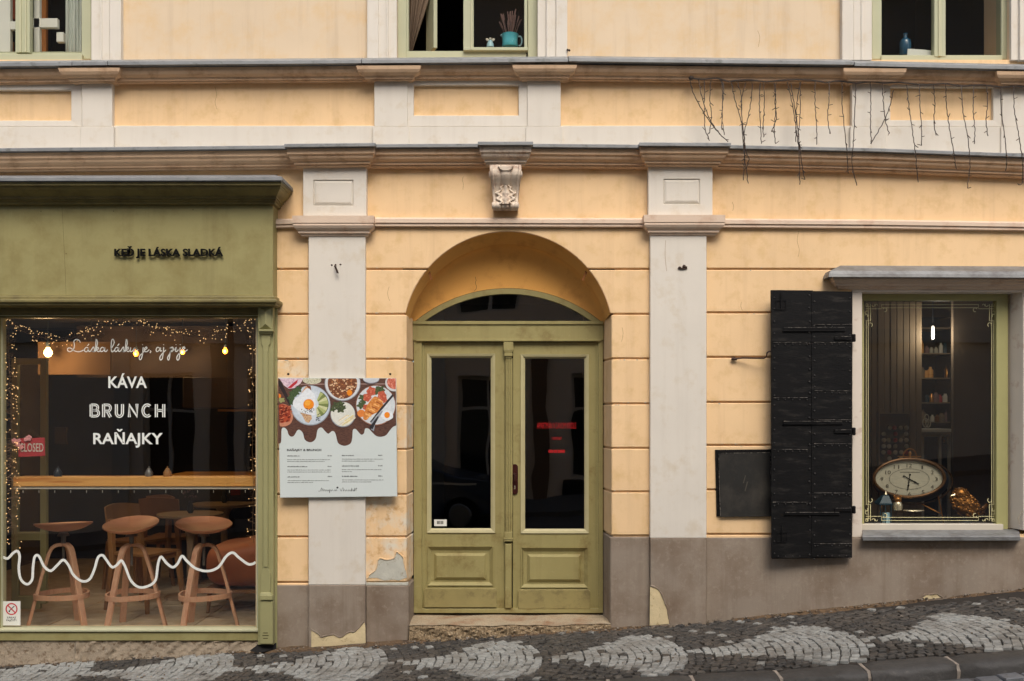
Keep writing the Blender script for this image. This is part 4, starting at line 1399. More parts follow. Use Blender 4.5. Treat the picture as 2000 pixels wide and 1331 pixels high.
# rough concrete under the shop front
b = MB()
def footing(u, v):
    px = -120 + 660 * u
    y0 = 1250
    z0 = W(px, y0, 0).z
    x = W(px, 0, 0).x
    z1 = zg(x) - .05
    z = z0 * (1 - v) + z1 * v
    rg = 1.0 if px > 152 else .3
    d = .012 - .055 * v ** 1.5 + rg * (.012 * math.sin(px * .21 + v * 9) * math.sin(px * .057 + v * 3) + rd.uniform(-.006, .006)) - (.02 if 150 < px < 154 else 0)
    return Vector((x, d - .03, z))
b.grid(footing, 150, 14)
b.build('concrete_footing', M['concrete'], house, smooth=True)
b = MB(); b.add([W(488, 1271, -.16), W(505, 1257, -.03), W(540, 1256, -.03), W(540, 1268, -.05), W(505, 1276, -.17), W(500, 1262, -.08)], [(0, 5, 4), (5, 1, 2, 3), (5, 3, 4)])
b.build('torn_felt', mat("torn_black_felt", (22, 20, 18), .9, .3, 20), house)

# ------------------------------------------------------------------ shop window on the right
win = sub('shop_window', house, 'shop window with a pale line ornament, zinc sill and plaster surround')
M['shopgreen'] = mat('shop_window_paint', (160, 156, 106), .5, .06, 4, .0005, 150)
M['surround'] = mat("window_surround_plaster", (216, 205, 190), 0.85, 0.05, 3, 0.001, 130, col2=(190, 168, 150), thr=.62, scale2=6)
b = MB(); b.pbox(1664.5, 560, 1684, 1050, -.016, .16); b.build('surround', M['surround'], win, bevel=.004)
b = MB()
z0, z1 = W(0, 1036, 0).z, W(0, 562, 0).z
XA, XB, XC = W(1999, 0, -.016).x, W(1969, 0, .13).x, W(2013, 0, -.016).x
a = [(XA, -.016, z0), (XC, -.016, z0), (XC, .16, z0), (XB, .16, z0)]
b.prism(a, [(p[0], p[1], z1) for p in a]); b.build('surround', M['surround'], win, bevel=.005)
b = MB(); b.pbox(1664.5, 562, 2013, 571, -.02, .16); b.build('lintel', M['surround'], win, bevel=.002)
lp = [(.105, 541), (.105, 546), (.092, 548), (.088, 552), (.070, 555), (.066, 559), (.046, 561), (.044, 564), (.02, 566)]
b = MB(); b.molding(1640, 2050, lp, 0, 1, 1, 0, .02); b.build('hood_moulding', M['hood'] if 'hood' in M else M['cap'], win)
b = MB(); b.molding(1640, 2050, [(.02, 519), (.135, 529), (.15, 535), (.155, 541), (.14, 541.5), (.105, 542)], 0, 2, 1, 0, .02); b.build('zinc_flashing', M['zinc2'], win)
WD = .10
b = MB()
b.pbox(1683, 570, 1969, 587.5, WD, WD + .06); b.pbox(1946, 587, 1969, 1037, WD, WD + .06); b.pbox(1683, 587, 1688, 1026, WD + .01, WD + .06)
b.build('window_frame', M['shopgreen'], win, bevel=.003)
b = MB(); b.pbox(1683, 1024.5, 1960, 1036, WD - .03, WD + .06); b.build('wooden_sill', M['offwhite'], win, bevel=.003)
b = MB(); b.pface([(1686, 1027), (1949, 1027), (1949, 586), (1686, 586)], WD + .03); b.build('pane', M['glass'], win)
b = MB()
zb = W(0, 1046.5, -.10).z
def sillp(px, d, z): return Vector((W(px, 0, d).x, d, z))
zt = W(0, 1033.5, WD).z
A = [sillp(1684, WD, zt), sillp(1684, -.10, zb), sillp(1684, -.108, zb - .008), sillp(1685, -.104, zb - .04), sillp(1685, -.09, zb - .04), sillp(1684, WD, zt - .06)]
B = [sillp(1990, WD, zt), sillp(1992, -.10, zb), sillp(1993, -.108, zb - .008), sillp(1993, -.104, zb - .04), sillp(1992, -.09, zb - .04), sillp(1990, WD, zt - .06)]
b.prism(A, B); b.build('zinc_sill', M['zinc2'], win, bevel=.003)
# line ornament
OD = WD + .027
b = MB()
def curl(cx, cy, r, a0, a1, n=10): return [(cx + r * math.cos(R(a0 + (a1 - a0) * k / n)), cy - r * math.sin(R(a0 + (a1 - a0) * k / n))) for k in range(n + 1)]
x0, x1, y0, y1 = 1690.8, 1942, 594, 1018.5
def corner(fx, fy, cx, cy):
    T = lambda pts: [(cx + fx * u, cy + fy * v) for u, v in pts]
    L_ = lambda pts, wd=1.0: b.ribbon(T(pts), wd, OD - .0003 * rd.random())
    L_([(0, 33), (9.5, 33), (9.5, .5)]); L_([(0, 9.5), (31, 9.5), (31, 1)]); L_([(5, 0), (5, 34)]); L_([(0, 5), (8, 5)])
    L_([(0, 0), (3.5, 0), (3.5, 4), (0, 4), (0, 0)])
    L_([(p[0], p[1]) for p in curl(9, 41, 4, -60, 210)], 1.2); L_([(p[0], p[1]) for p in curl(37.5, 11.5, 3.8, 160, -110)], 1.2)
    L_(curl(15, 2, 3, 180, 400), 1.1); L_(curl(21, 3, 2.4, 0, 220), 1.0)
    L_(curl(2, 17, 3, 60, 300), 1.1); L_(curl(1.5, 23, 2.6, -60, 180), 1.0)
corner(1, 1, x0, y0); corner(-1, 1, x1, y0); corner(1, -1, x0, y1); corner(-1, -1, x1, y1)
for xx in (x0 + 1, x0 + 5, x1 - 1, x1 - 5): b.ribbon([(xx, y0 + 33), (xx, y1 - 33)], 1.0, OD)
for yy in (y0 + 1.5, y0 + 7.5, y1 - 1.5, y1 - 7.5): b.ribbon([(x0 + 31, yy), (x1 - 31, yy)], 1.0, OD + .0005)
b.build('line_ornament', M['gold_line'], win)

# ------------------------------------------------------------------ iron shutter folded back beside it
sh = sub('iron_shutter', house, 'black riveted iron shutter folded back against the wall')
def SD(px): return -.075 - (1665 - px) / 159.0 * .055
def splate(pts, lift, thick, mb_):
    a = [W(x, y, SD(x) - lift) for x, y in pts]
    b_ = [p + Vector((0, thick, 0)) for p in a]
    mb_.prism(a, b_)
b = MB(); splate([(1506, 567), (1665, 570), (1664, 1090), (1508, 1092)], 0, .022, b); b.build('shutter_leaf', M['black_iron'], sh, bevel=.002)
lft = [567, 669, 777, 878, 981, 1091]
rgt = [570, 634, 669, 763.5, 820, 867, 963, 1062, 1090]
for ys_, x0, x1, lf in ((lft, 1506.5, 1588, .006), (rgt, 1585, 1664.5, .010)):
    for a, c in zip(ys_, ys_[1:]):
        b = MB()
        j = rd.uniform(-1.2, 1.2)
        splate([(x0, a + .5 + j), (x1, a + .5), (x1, c), (x0, c + j)], lf + rd.uniform(0, .002), .006, b)
        b.build('iron_plate', M['black_iron'], sh, bevel=.0022)
for x0, x1, y0, y1 in ((1529, 1651, 640, 648), (1529, 1645, 823, 830), (1532, 1640, 1001, 1007)):
    b = MB(); splate([(x0 + 2, y0), (x1 - 1, y0 - .5), (x1 + 1, y1), (x0, y1)], .021, .011, b); b.build('cross_strap', M['black_iron'], sh, bevel=.003)
for y in (660.5, 843, 996):
    b = MB(); splate([(1630, y - 3), (1663, y - 3.5), (1663, y + 3.5), (1630, y + 3)], .022, .012, b)
    p = W(1667.5, y, -.062)
    b.tube([p + Vector((0, 0, -.030)), p + Vector((0, 0, -.024)), p + Vector((0, 0, .024)), p + Vector((0, 0, .030))], [.010, .015, .015, .010], 10)
    b.tube([p, p + Vector((.004, .09, 0))], .012, 8)
    b.build('hinge', M['black_iron'], sh, bevel=.001)
b = MB()
def rivet(x, y, lf=.012, r=.0075): b.lathe([(r, 0), (r * .9, .003), (r * .5, .0055), (.0005, .006)], W(x, y, SD(x) - lf), 7, axis='Y')
y = 578
while y < 1088:
    rivet(1581 + rd.uniform(-1, 1), y + rd.uniform(-3, 3), .0095); rivet(1591 + rd.uniform(-1, 1), y + 9 + rd.uniform(-3, 3), .0125)
    rivet(1512.5, y + rd.uniform(-4, 4), .0095, .0065); rivet(1660, y + 6 + rd.uniform(-4, 4), .0125, .0065)
    y += 24
for ys_, xa, xb_, lf in ((lft[1:], 1520, 1578, .0095), (rgt[1:], 1597, 1655, .0125)):
    for yy in ys_:
        x = xa
        while x < xb_:
            if rd.random() < .8: rivet(x, yy - 4 if yy > 1080 else yy + 4, lf, .006)
            x += 14
b.v = [Vector((v.x, v.y, v.z)) for v in b.v]
b.build('rivets', M['rivet'], sh, kind='stuff')
b = MB()
for ys_, xa, xb_, lf in ((lft[1:-1], 1509, 1577, .0132), (rgt[1:-1], 1590, 1663, .0166)):
    for yy in ys_:
        P = [W(xa + (xb_ - xa) * k / 8, yy + .3 + rd.uniform(-.35, .35), SD(xa + (xb_ - xa) * k / 8) - lf + .002) for k in range(9)]
        b.tube(P, [rd.uniform(.0012, .0028) for _ in P], 4)
for x0, x1, y0 in ((1531, 1650, 640), (1531, 1644, 823.3), (1534, 1639, 1001.2), (1632, 1662, 657.6), (1632, 1662, 840), (1632, 1662, 993)):  # pale lines on strap and hinge tops are painted highlights
    P = [W(x0 + (x1 - x0) * k / 8, y0 + rd.uniform(-.3, .3), SD(x0 + (x1 - x0) * k / 8) - .0325) for k in range(9)]
    b.tube(P, [rd.uniform(.0008, .0026) for _ in P], 4)
b.build('worn_seams_strap_highlights', M['worn_edge'], sh, kind='stuff')
for (x0, y0, x1, y1) in ((1516, 586, 1535, 604), (1518, 1040, 1537, 1058)):
    b = MB()
    def SW(x, y, l=.018): return W(x, y, SD(x) - l)
    b.tube([SW(x0, y0), SW(x1, y0), SW(x1, y1), SW(x0, y1)], .003, 5, True)
    b.tube([SW((x0 + x1) / 2, y0 - 14), SW((x0 + x1) / 2, y1)], .004, 5)
    b.build('latch', M['black_iron'], sh)
b = MB()
p = W(1433, 701, -.012)
b.tube([p + Vector((0, .02, 0)), p + Vector((0, -.03, 0))], .012, 8)
b.tube([p + Vector((0, -.025, 0)), W(1450, 699.5, -.05), W(1492, 700, -.10), W(1497, 697, -.11), W(1498, 690, -.115), W(1502, 686.5, -.118), W(1508, 687, -.118)], .0065, 7)
b.tube([p + Vector((-.022, -.02, -.002)), p + Vector((.02, -.026, -.004))], .011, 7)
b.build('holdback_hook', M['rust'], sh, smooth=True)

# ------------------------------------------------------------------ upper windows
def upper_window(x0, x1, parts_fn, label):
    wv = sub('upper_window', house, label)
    for sd, xx in ((-1, x0), (1, x1)):
        b = MB()
        for (o0, o1, d) in ((0, 19, -.012), (19, 36, -.026), (36, 58, -.040)):
            a, c = (xx - o1, xx - o0) if sd < 0 else (xx + o0, xx + o1)
            b.pbox(a, -700, c, 118, d, .02)
        b.pbox((xx - 21) if sd < 0 else xx + 17, -700, (xx - 17) if sd < 0 else xx + 21, 118, -.034, .02)
        b.build('surround', M['cream'], wv, bevel=.003)
    b = MB()
    b.pbox(x0, -330, x0 + 19, 116, .07, .16); b.build('frame', M['sage'], wv, bevel=.003)
    b = MB(); b.pbox(x1 - 19, -330, x1, 116, .07, .16); b.build('frame', M['sage'], wv, bevel=.003)
    b = MB(); b.pbox(x0 - 60, -400, x1 + 60, -322, -.05, .16); b.build('head', M['cream'], wv, bevel=.004)
    parts_fn(wv)
    return wv
def rail(wv, x0, y0, x1, y1, d, name='rail', m='sage', db=.06, bevel=.002):
    b = MB(); b.pbox(x0, y0, x1, y1, d, d + db); return b.build(name, M[m], wv, bevel=bevel)
def centre_fn(wv):
    rail(wv, 794, 100, 1028, 114, .075); rail(wv, 794, -330, 798, 100, .085, 'sash_stile')
    rail(wv, 905, -330, 925, 99, .05, 'sash_stile'); rail(wv, 919, -330, 922, 97, .042, 'sash_stile', 'palegreen')
    rail(wv, 905, 92.5, 1031, 98.5, .045, 'sash_rail'); rail(wv, 1024, -330, 1030, 95, .05, 'sash_stile')
    b = MB(); b.pface([(922, 95), (1026, 95), (1026, -330), (922, -330)], .075); b.build('pane', M['upperglass'], wv)
    # the left casement stands open inward
    b = MB()
    p0, p1 = W(832, 99, .42), W(847, 99, .25)
    for (zz0, zz1) in ((W(0, 99, .3).z, W(0, -330, .3).z),):
        b.prism([(p0.x, .42, zz0), (p1.x, .24, zz0), (p1.x + .03, .25, zz0), (p0.x + .03, .43, zz0)], [(p0.x, .42, zz1), (p1.x, .24, zz1), (p1.x + .03, .25, zz1), (p0.x + .03, .43, zz1)])
    b.build('open_casement', M['sage'], wv, bevel=.003)
def left_fn(wv):
    rail(wv, -140, 106, 160, 118, .03); rail(wv, -140, 101, 160, 107, .09, 'sill_lip'); 
    rail(wv, 30, -330, 58, 103, .05, 'sash_stile', 'sage'); rail(wv, 37, -330, 41, 102, .04, 'sash_stile', 'palegreen'); rail(wv, 48, -330, 51, 102, .04, 'sash_stile', 'palegreen')
    b = MB(); b.pface([(58, 103), (160, 103), (160, -330), (58, -330)], .09); b.build('pane', M['upperglass'], wv)
    b = MB(); b.pface([(-122, 103), (32, 103), (32, -330), (-122, -330)], .09); b.build('pane', M['upperglass'], wv)
    # white inner casements behind
    rail(wv, 66, -330, 77, 105, .17, 'inner_casement', 'white', .04); rail(wv, 60, 36, 112, 54, .17, 'inner_casement', 'white', .04)
    rail(wv, -30, -330, 20, 105, .17, 'inner_casement', 'white', .04); rail(wv, 14, 42, 34, 58, .172, 'inner_casement', 'white', .04)
    rail(wv, 110, 63, 124, 82, .2, 'inner_casement', 'white', .04)
def right_fn(wv):
    rail(wv, 1721, 108, 1957, 118, .06, 'rail', 'sage'); rail(wv, 1825, -330, 1847, 111, .055, 'mullion'); rail(wv, 1833, -330, 1839, 110, .047, 'mullion', 'palegreen')
    b = MB(); b.pface([(1720, 110), (1826, 110), (1826, -330), (1720, -330)], .09); b.build('pane', M['upperglass'], wv)
    b = MB(); b.pface([(1846, 112), (1958, 112), (1958, -330), (1846, -330)], .09); b.build('pane', M['upperglass'], wv)
upper_window(-140, 178, left_fn, 'upper window with white inner casements and a white curtain')
upper_window(775, 1050, centre_fn, 'upper window over the door with one casement open')
upper_window(1703, 1975, right_fn, 'closed upper window with a broad mullion')
# ------------------------------------------------------------------ rooms behind the panes
def room(name, x0, x1, ztop, zbot, y0, y1, mw, mc, mf, back=None):
    b = MB()
    b.add([(x0, y0, zbot), (x0, y1, zbot), (x0, y1, ztop), (x0, y0, ztop)], [(0, 1, 2, 3)], 0)
    b.add([(x1, y0, zbot), (x1, y1, zbot), (x1, y1, ztop), (x1, y0, ztop)], [(0, 1, 2, 3)], 0)
    b.add([(x0, y1, zbot), (x1, y1, zbot), (x1, y1, ztop), (x0, y1, ztop)], [(0, 1, 2, 3)], 0)
    b.add([(x0, y0, ztop), (x1, y0, ztop), (x1, y1, ztop), (x0, y1, ztop)], [(0, 1, 2, 3)], 1)
    b.add([(x0, y0, zbot), (x1, y0, zbot), (x1, y1, zbot), (x0, y1, zbot)], [(0, 1, 2, 3)], 2)
    return b.build(name, [mw, mc, mf], kind='structure')
CF = -.088                                  # café floor level
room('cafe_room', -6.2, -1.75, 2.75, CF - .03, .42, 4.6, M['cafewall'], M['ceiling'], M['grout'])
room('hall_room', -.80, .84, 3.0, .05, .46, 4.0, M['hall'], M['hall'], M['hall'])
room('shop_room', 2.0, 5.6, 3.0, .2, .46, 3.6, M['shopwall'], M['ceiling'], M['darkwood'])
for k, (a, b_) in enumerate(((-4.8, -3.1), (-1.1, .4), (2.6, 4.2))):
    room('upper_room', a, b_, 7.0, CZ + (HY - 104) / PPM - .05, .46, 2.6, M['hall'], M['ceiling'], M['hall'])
# café floor tiles
fl = thing('cafe_floor', None, None, (-3.9, 2.2, CF)); fl['kind'] = 'structure'
a_ = R(0)
i = 0
for ix in range(-1, 10):
    for iy in range(0, 8):
        x0, y0 = -6.1 + ix * .62 + .31, .42 + iy * .62 - .12
        x1, y1 = x0 + .612, y0 + .612
        y0 = max(y0, .03)
        x1 = min(x1, -1.76)
        if x1 - x0 < .05 or x0 < -6.15: continue
        b = MB(); b.box(x0, y0, CF - .02, x1, min(y1, 4.59), CF + rd.uniform(-.0008, .0008))
        b.build('floor_tile', M['tile'], fl, bevel=.002)
b = MB(); b.box(-6.1, .05, -.25, -1.9, .45, CF - .021); b.build('floor_edge', M['grout'], fl)

# ------------------------------------------------------------------ café furniture
WOOD = M['wood']
def make_stool(cx, cy, az, tilt, taz, label):
    t = thing('bar_stool', label, 'stool', (cx, cy, CF), 'bar stools at the window counter')
    Hs = .852
    rt = Matrix.Rotation(taz, 3, 'Z') @ Matrix.Rotation(tilt, 3, 'X') @ Matrix.Rotation(-taz, 3, 'Z')
    b = MB()
    nr, na = 9, 36
    def seat(top):
        vs_ = []
        for j in range(nr + 1):
            r = .218 * j / nr
            for q in range(na):
                an = 2 * math.pi * q / na
                rr = r * (1 + .06 * math.cos(2 * (an - taz)))
                dish = .055 * (j / nr) ** 2.2
                z = dish + (0 if top else -.020 + .010 * (j / nr) ** 3)
                vs_.append(rt @ Vector((rr * math.cos(an), rr * math.sin(an), z)) + Vector((0, 0, Hs - .03)))
        return vs_
    tp, bt = seat(True), seat(False)
    n = len(tp)
    fs = []
    for j in range(nr):
        for q in range(na):
            q2 = (q + 1) % na
            fs.append((j * na + q, j * na + q2, (j + 1) * na + q2, (j + 1) * na + q))
            fs.append((n + j * na + q, n + (j + 1) * na + q, n + (j + 1) * na + q2, n + j * na + q2))
    for q in range(na):
        q2 = (q + 1) % na
        fs.append((nr * na + q, nr * na + q2, n + nr * na + q2, n + nr * na + q))
    b.add([p + t.location for p in tp + bt], fs)
    b.build('seat', M['seatwood'], t, smooth=True)
    L0 = Vector(t.location)
    b = MB()
    b.tube([L0 + Vector((0, 0, Hs - .06)), L0 + Vector((0, 0, Hs - .17))], .020, 12)
    b.lathe([(.001, 0), (.05, 0), (.045, .012), (.03, .03), (.001, .03)], L0 + Vector((0, 0, Hs - .085)), 14)
    b.tube([L0 + Vector((0, 0, Hs - .17)), L0 + Vector((0, 0, Hs - .33))], .011, 8)
    b.build('spindle', M['steel'], t, smooth=True)
    for k in range(3):
        an = az + k * 2 * math.pi / 3
        e, tg = Vector((math.cos(an), math.sin(an), 0)), Vector((-math.sin(an), math.cos(an), 0))
        prof = [(.012, Hs - .158), (.05, Hs - .160), (.085, Hs - .178), (.108, Hs - .215), (.125, Hs - .27), (.165, .45), (.215, .25), (.278, 0)]
        pp = catmull([(r, z) for r, z in prof], 4)
        P = [L0 + e * r + Vector((0, 0, z)) for r, z in pp]
        tv = []
        for q in range(len(pp)):
            a, c = pp[max(0, q - 1)], pp[min(len(pp) - 1, q + 1)]
            dx, dz = c[0] - a[0], c[1] - a[1]
            ln = math.hypot(dx, dz)
            nrm = e * (-dz / ln) + Vector((0, 0, dx / ln))
            tv.append(nrm * .0125)
        b = MB(); b.strip(P, tg * .026, tv); b.build('leg', WOOD, t, bevel=.003, smooth=True)
    b = MB()
    N = 54
    P, wv, tv = [], [], []
    for q in range(N):
        th = 2 * math.pi * q / N
        r = .222 - .030 * (1 - math.cos(3 * (th - az))) * .5
        er = Vector((math.cos(th), math.sin(th), 0))
        P.append(L0 + er * r + Vector((0, 0, .275)))
        wv.append(Vector((0, 0, .021)))
        tv.append(er * .009)
    b.strip(P, wv, tv, closed=True)
    b.build('footrest', WOOD, t, smooth=True)
    return t
M['seatwood'] = mat("seat_beech", (186, 128, 94), 0.42, 0.10, 6, 0.0003, 90, stretch=(.3, 1, 1), col2=(164, 104, 74), thr=.6, scale2=7, soft=.14)
M['steel'] = mat("grey_steel", (120, 118, 114), .4, .1, 20, metal=.6)
def SX(px, d): return W(px, 0, d).x
make_stool(SX(124, .60), .60, R(-150), R(-4), R(25), 'bent wood bar stool nearest the no smoking sticker, seat seen edge on')
make_stool(SX(257, .58), .58, R(-114), R(13), R(-10), 'middle bent wood bar stool in front of the wooden chair')
make_stool(SX(398, .58), .58, R(-110), R(12), R(28), 'bent wood bar stool in front of the brown leather armchair')

# pine counter
ct = thing('window_counter', 'long pine counter board fixed behind the café pane', 'counter', (SX(260, .1), .25, 1.1))
b = MB(); b.box(SX(25, .10), .10, W(0, 956, .10).z + .022, SX(497, .1), .30, W(0, 932.5, .10).z); b.build('board', M['pine'], ct, bevel=.003)
b = MB(); b.box(SX(25, .10), .112, W(0, 956, .10).z, SX(497, .1), .13, W(0, 956, .10).z + .0215); b.build('edge_strip', M['offwhite'], ct, bevel=.001)
b = MB()
for k in range(15): 
    p = W(45 + k * 31, 958, .12)
    b.tube([p, p + Vector((0, 0, -.02))], .0025, 4)
b.build('hanging_pins', M['offwhite'], ct, kind='stuff')

# pedestal tables
def table(px, py, d, rx, label, plant=True):
    c = W(px, py, d)
    t = thing('cafe_table', label, 'table', (c.x, c.y, CF), 'round café tables')
    b = MB(); b.lathe([(.001, -.03), (rx - .02, -.03), (rx, -.018), (rx, 0), (.001, .002)], (c.x, c.y, c.z), 40); b.build('table_top', M['tabletop'], t, smooth=True)
    b = MB(); b.lathe([(.05, c.z - .03), (.09, c.z - .05), (.055, c.z - .12), (.035, c.z - .3), (.035, CF + .12), (.07, CF + .05), (.24, CF + .015), (.25, CF)], (c.x, c.y, 0), 20)
    b.build('pedestal', M['offwhite2'], t, smooth=True)
    return c
M['tabletop'] = mat("worn_table_top", (150, 128, 100), .5, .1, 5)
M['offwhite2'] = mat("pedestal_paint", (150, 128, 104), .5, .06, 5)
c1 = table(372, 1003, 2.0, .315, 'round pedestal table behind the bar stool by the armchair')
c2 = table(438, 983, 2.9, .33, 'round pedestal table farther back beside the wall')
def posy(c, label):
    t = thing('flower_vase', label, 'vase', (c.x, c.y, c.z))
    b = MB(); b.lathe([(.02, 0), (.035, .03), (.03, .07), (.015, .10), (.018, .12)], c, 12); b.build('vase', M['navy'], t, smooth=True)
    b = MB()
    for k in range(26):
        a, r = rd.uniform(0, 6.28), rd.uniform(.01, .07)
        tip = c + Vector((r * math.cos(a), r * math.sin(a), rd.uniform(.15, .27)))
        b.tube([c + Vector((0, 0, .1)), tip], .0022, 4)
        b.ball(tip, .010, nu=5, nv=4, m=1)
    b.build('dried_flowers', [M['darkwood'], M['lavender']], t, kind='stuff')
posy(c1, 'dark vase of dried flowers on the nearer round table')
posy(c2, 'dark vase of dried flowers on the farther round table')
# chairs
def chair(px, py_seat, d, rz, label, m):
    c = W(px, py_seat, d)
    t = thing('wooden_chair', label, 'chair', (c.x, c.y, CF), 'wooden chairs at the café tables')
    hz = c.z - CF
    rot = Matrix.Rotation(rz, 3, 'Z')
    L0 = Vector(t.location)
    def T(b): b.v = [L0 + rot @ v for v in b.v]
    b = MB()
    def seatf(u, v, top):
        x, y = (u - .5) * .44 * (1 - .12 * v), (v - .5) * .44
        return Vector((x, y, hz - .012 * math.sin(u * math.pi) * math.sin(v * math.pi) + (0 if top else -.022)))
    b.grid(lambda u, v: seatf(u, v, 1), 8, 8); b.grid(lambda u, v: seatf(u, v, 0), 8, 8)
    n = 81
    ring = [k for k in range(9)] + [9 * k + 8 for k in range(1, 9)] + [72 + k for k in range(7, -1, -1)] + [9 * k for k in range(7, 0, -1)]
    o = len(b.v) - 162
    for a, c_ in zip(ring, ring[1:] + ring[:1]): b.f.append((o + a, o + c_, o + 81 + c_, o + 81 + a)); b.m.append(0)
    T(b); b.build('seat', m, t, smooth=True)
    for sx, sy, top in ((-1, -1, hz - .02), (1, -1, hz - .02), (-1, 1, hz + .30), (1, 1, hz + .30)):
        b = MB()
        pts = [(sx * .225, sy * .25, 0), (sx * .19, sy * .205, hz * .8), (sx * .185, sy * .21, hz), (sx * .17, sy * .245, top)] if sy > 0 else [(sx * .24, sy * .245, 0), (sx * .205, sy * .20, hz - .02)]
        N = len(pts)
        b.strip(pts, [Vector((.014 + .012 * k / max(1, N - 1), 0, 0)) for k in range(N)], [Vector((0, .016 + .01 * min(1, k), 0)) for k in range(N)])
        T(b); b.build('leg', m, t, bevel=.003)
    b = MB()
    def bk(u, v, f): 
        x = (u - .5) * .43
        return Vector((x, .235 + .05 * (1 - (2 * u - 1) ** 2) + f + v * .03, hz + .22 + v * .19 + .03 * math.sin(u * math.pi) * (v - .3)))
    b.grid(lambda u, v: bk(u, v, 0), 12, 4); b.grid(lambda u, v: bk(u, v, .016), 12, 4)
    o = len(b.v) - 130
    ring = [k for k in range(13)] + [13 * k + 12 for k in range(1, 5)] + [52 + k for k in range(11, -1, -1)] + [13 * k for k in range(3, 0, -1)]
    for a, c_ in zip(ring, ring[1:] + ring[:1]): b.f.append((o + a, o + c_, o + 65 + c_, o + 65 + a)); b.m.append(0)
    T(b); b.build('backrest', m, t, smooth=True)
    b = MB()
    b.strip([(-.19, -.19, hz - .05), (.19, -.19, hz - .05)], Vector((0, 0, .022)), Vector((0, .01, 0)))
    b.strip([(-.19, .19, hz - .05), (.19, .19, hz - .05)], Vector((0, 0, .022)), Vector((0, .01, 0)))
    T(b); b.build('apron', m, t)
    return t
chair(283, 1076, 1.45, R(68), 'light oak chair just behind the middle bar stool, back to the left', M['wood2'])
chair(272, 1052, 2.5, R(-30), 'shadowed oak chair behind the first one, rounded back towards the street', M['darkoak'] if 'darkoak' in M else M['wood2'])
chair(332, 1046, 2.85, R(175), 'shadowed oak chair beyond the nearer round table', M['wood2'])
# armchair
ac = thing('armchair', 'brown leather armchair on a low wooden frame by the right window edge', 'armchair', (SX(492, 1.5), 1.5, CF))
b = MB()
def cushion(u, v):
    a, e = u * 2 * math.pi, (v - .5) * math.pi
    sq = lambda c, p: math.copysign(abs(c) ** p, c)
    x, y, z = sq(math.cos(e), .45) * sq(math.cos(a), .55), sq(math.cos(e), .45) * sq(math.sin(a), .55), sq(math.sin(e), .7)
    return Vector((SX(492, 1.5) + .37 * x, 1.5 + .40 * y, CF + .42 + .20 * z + .10 * max(0, x + .3) * (z > 0)))
b.grid(cushion, 36, 18); b.build('seat_cushion', M['leather'], ac, smooth=True, merge=True)
b = MB()
def back(u, v):
    a, e = u * 2 * math.pi, (v - .5) * math.pi
    sq = lambda c, p: math.copysign(abs(c) ** p, c)
    return Vector((SX(492, 1.5) + .30 + .13 * sq(math.cos(e), .5) * sq(math.cos(a), .6), 1.5 + .4 * sq(math.cos(e), .5) * sq(math.sin(a), .6), CF + .62 + .26 * sq(math.sin(e), .7)))
b.grid(back, 30, 14); b.build('back_cushion', M['leather'], ac, smooth=True, merge=True)
b = MB(); b.box(SX(492, 1.5) - .36, 1.14, CF + .185, SX(492, 1.5) + .4, 1.86, CF + .215); b.build('frame', M['wood2'], ac, bevel=.004)
for dx, dy in ((-.30, -.30), (.34, -.30), (-.30, .30), (.34, .30)):
    b = MB(); b.tube([(SX(492, 1.5) + dx, 1.5 + dy, CF + .19), (SX(492, 1.5) + dx * 1.05, 1.5 + dy * 1.05, CF)], [.022, .014], 8); b.build('leg', M['wood2'], ac)

M['cladding'] = mat('dark_cladding', (54, 39, 28), .7, .2, 3, stretch=(1, 1, 4))
# wall panel lit by the lamps, glazed partition, back counter, picture
b = MB(); b.box(SX(74, 1.95), 1.95, W(0, 732, 1.95).z, SX(215, 1.95), 1.98, W(0, 668, 1.95).z); tag(b.build('wall_panel', M['cafepanel']), 'pale wall panel lit by the bright bulb inside the café', 'wall panel')
b = MB(); b.box(SX(150, 3.5), 3.5, W(0, 738, 3.5).z, SX(520, 3.5), 3.55, 2.7); tag(b.build('wood_cladding', M['cladding']), 'brown wall band high on the back wall of the café', 'wall panel')
pt = thing('inner_door', 'green framed inner door standing at the left end of the café', 'door', (SX(60, 1.2), 1.2, CF))
for x0, y0, x1, y1 in ((22, 700, 34, 1195), (78, 700, 90, 1180), (34, 700, 78, 712), (34, 1040, 78, 1056), (34, 1165, 78, 1190)):
    b = MB(); b.pbox(x0, y0, x1, y1, 1.2, 1.25); b.build('door_frame', M['pilgreen'], pt, bevel=.003)
b = MB(); b.pface([(34, 1165), (78, 1165), (78, 712), (34, 712)], 1.225); b.build('pane', M['oldglass'], pt)
bc = thing('back_counter', 'dark serving counter along the back wall of the café', 'counter', (SX(420, 3.3), 3.3, CF))
b = MB(); b.box(SX(330, 3.1), 3.1, CF, SX(560, 3.1), 3.7, 1.0); b.build('body', M['darkwood'], bc, bevel=.01)
b = MB(); b.box(SX(325, 3.1), 3.05, 1.003, SX(565, 3.1), 3.75, 1.04); b.build('worktop', M['pine'], bc, bevel=.004)
b = MB(); b.box(SX(368, 3.3), 3.1, W(0, 798, 3.3).z, SX(500, 3.3), 3.45, W(0, 738, 3.3).z); tag(b.build('wall_cupboard', M['cladding'], bevel=.01), 'long brown cupboard on the café wall right of the lettering', 'cupboard')
b = MB(); b.box(SX(425, 3.2), 3.2, W(0, 804, 3.2).z, SX(500, 3.2), 3.48, W(0, 799.5, 3.2).z); tag(b.build('wall_shelf', M['pine'], bevel=.004), 'warm wooden shelf under the long brown cupboard of the café', 'shelf')
b = MB(); b.box(SX(105, 2.7), 2.72, W(0, 868, 2.7).z, SX(128, 2.7), 2.75, W(0, 835, 2.7).z); tag(b.build('picture', M['cladding'], bevel=.003), 'small brown picture hanging behind the closed sign', 'picture')

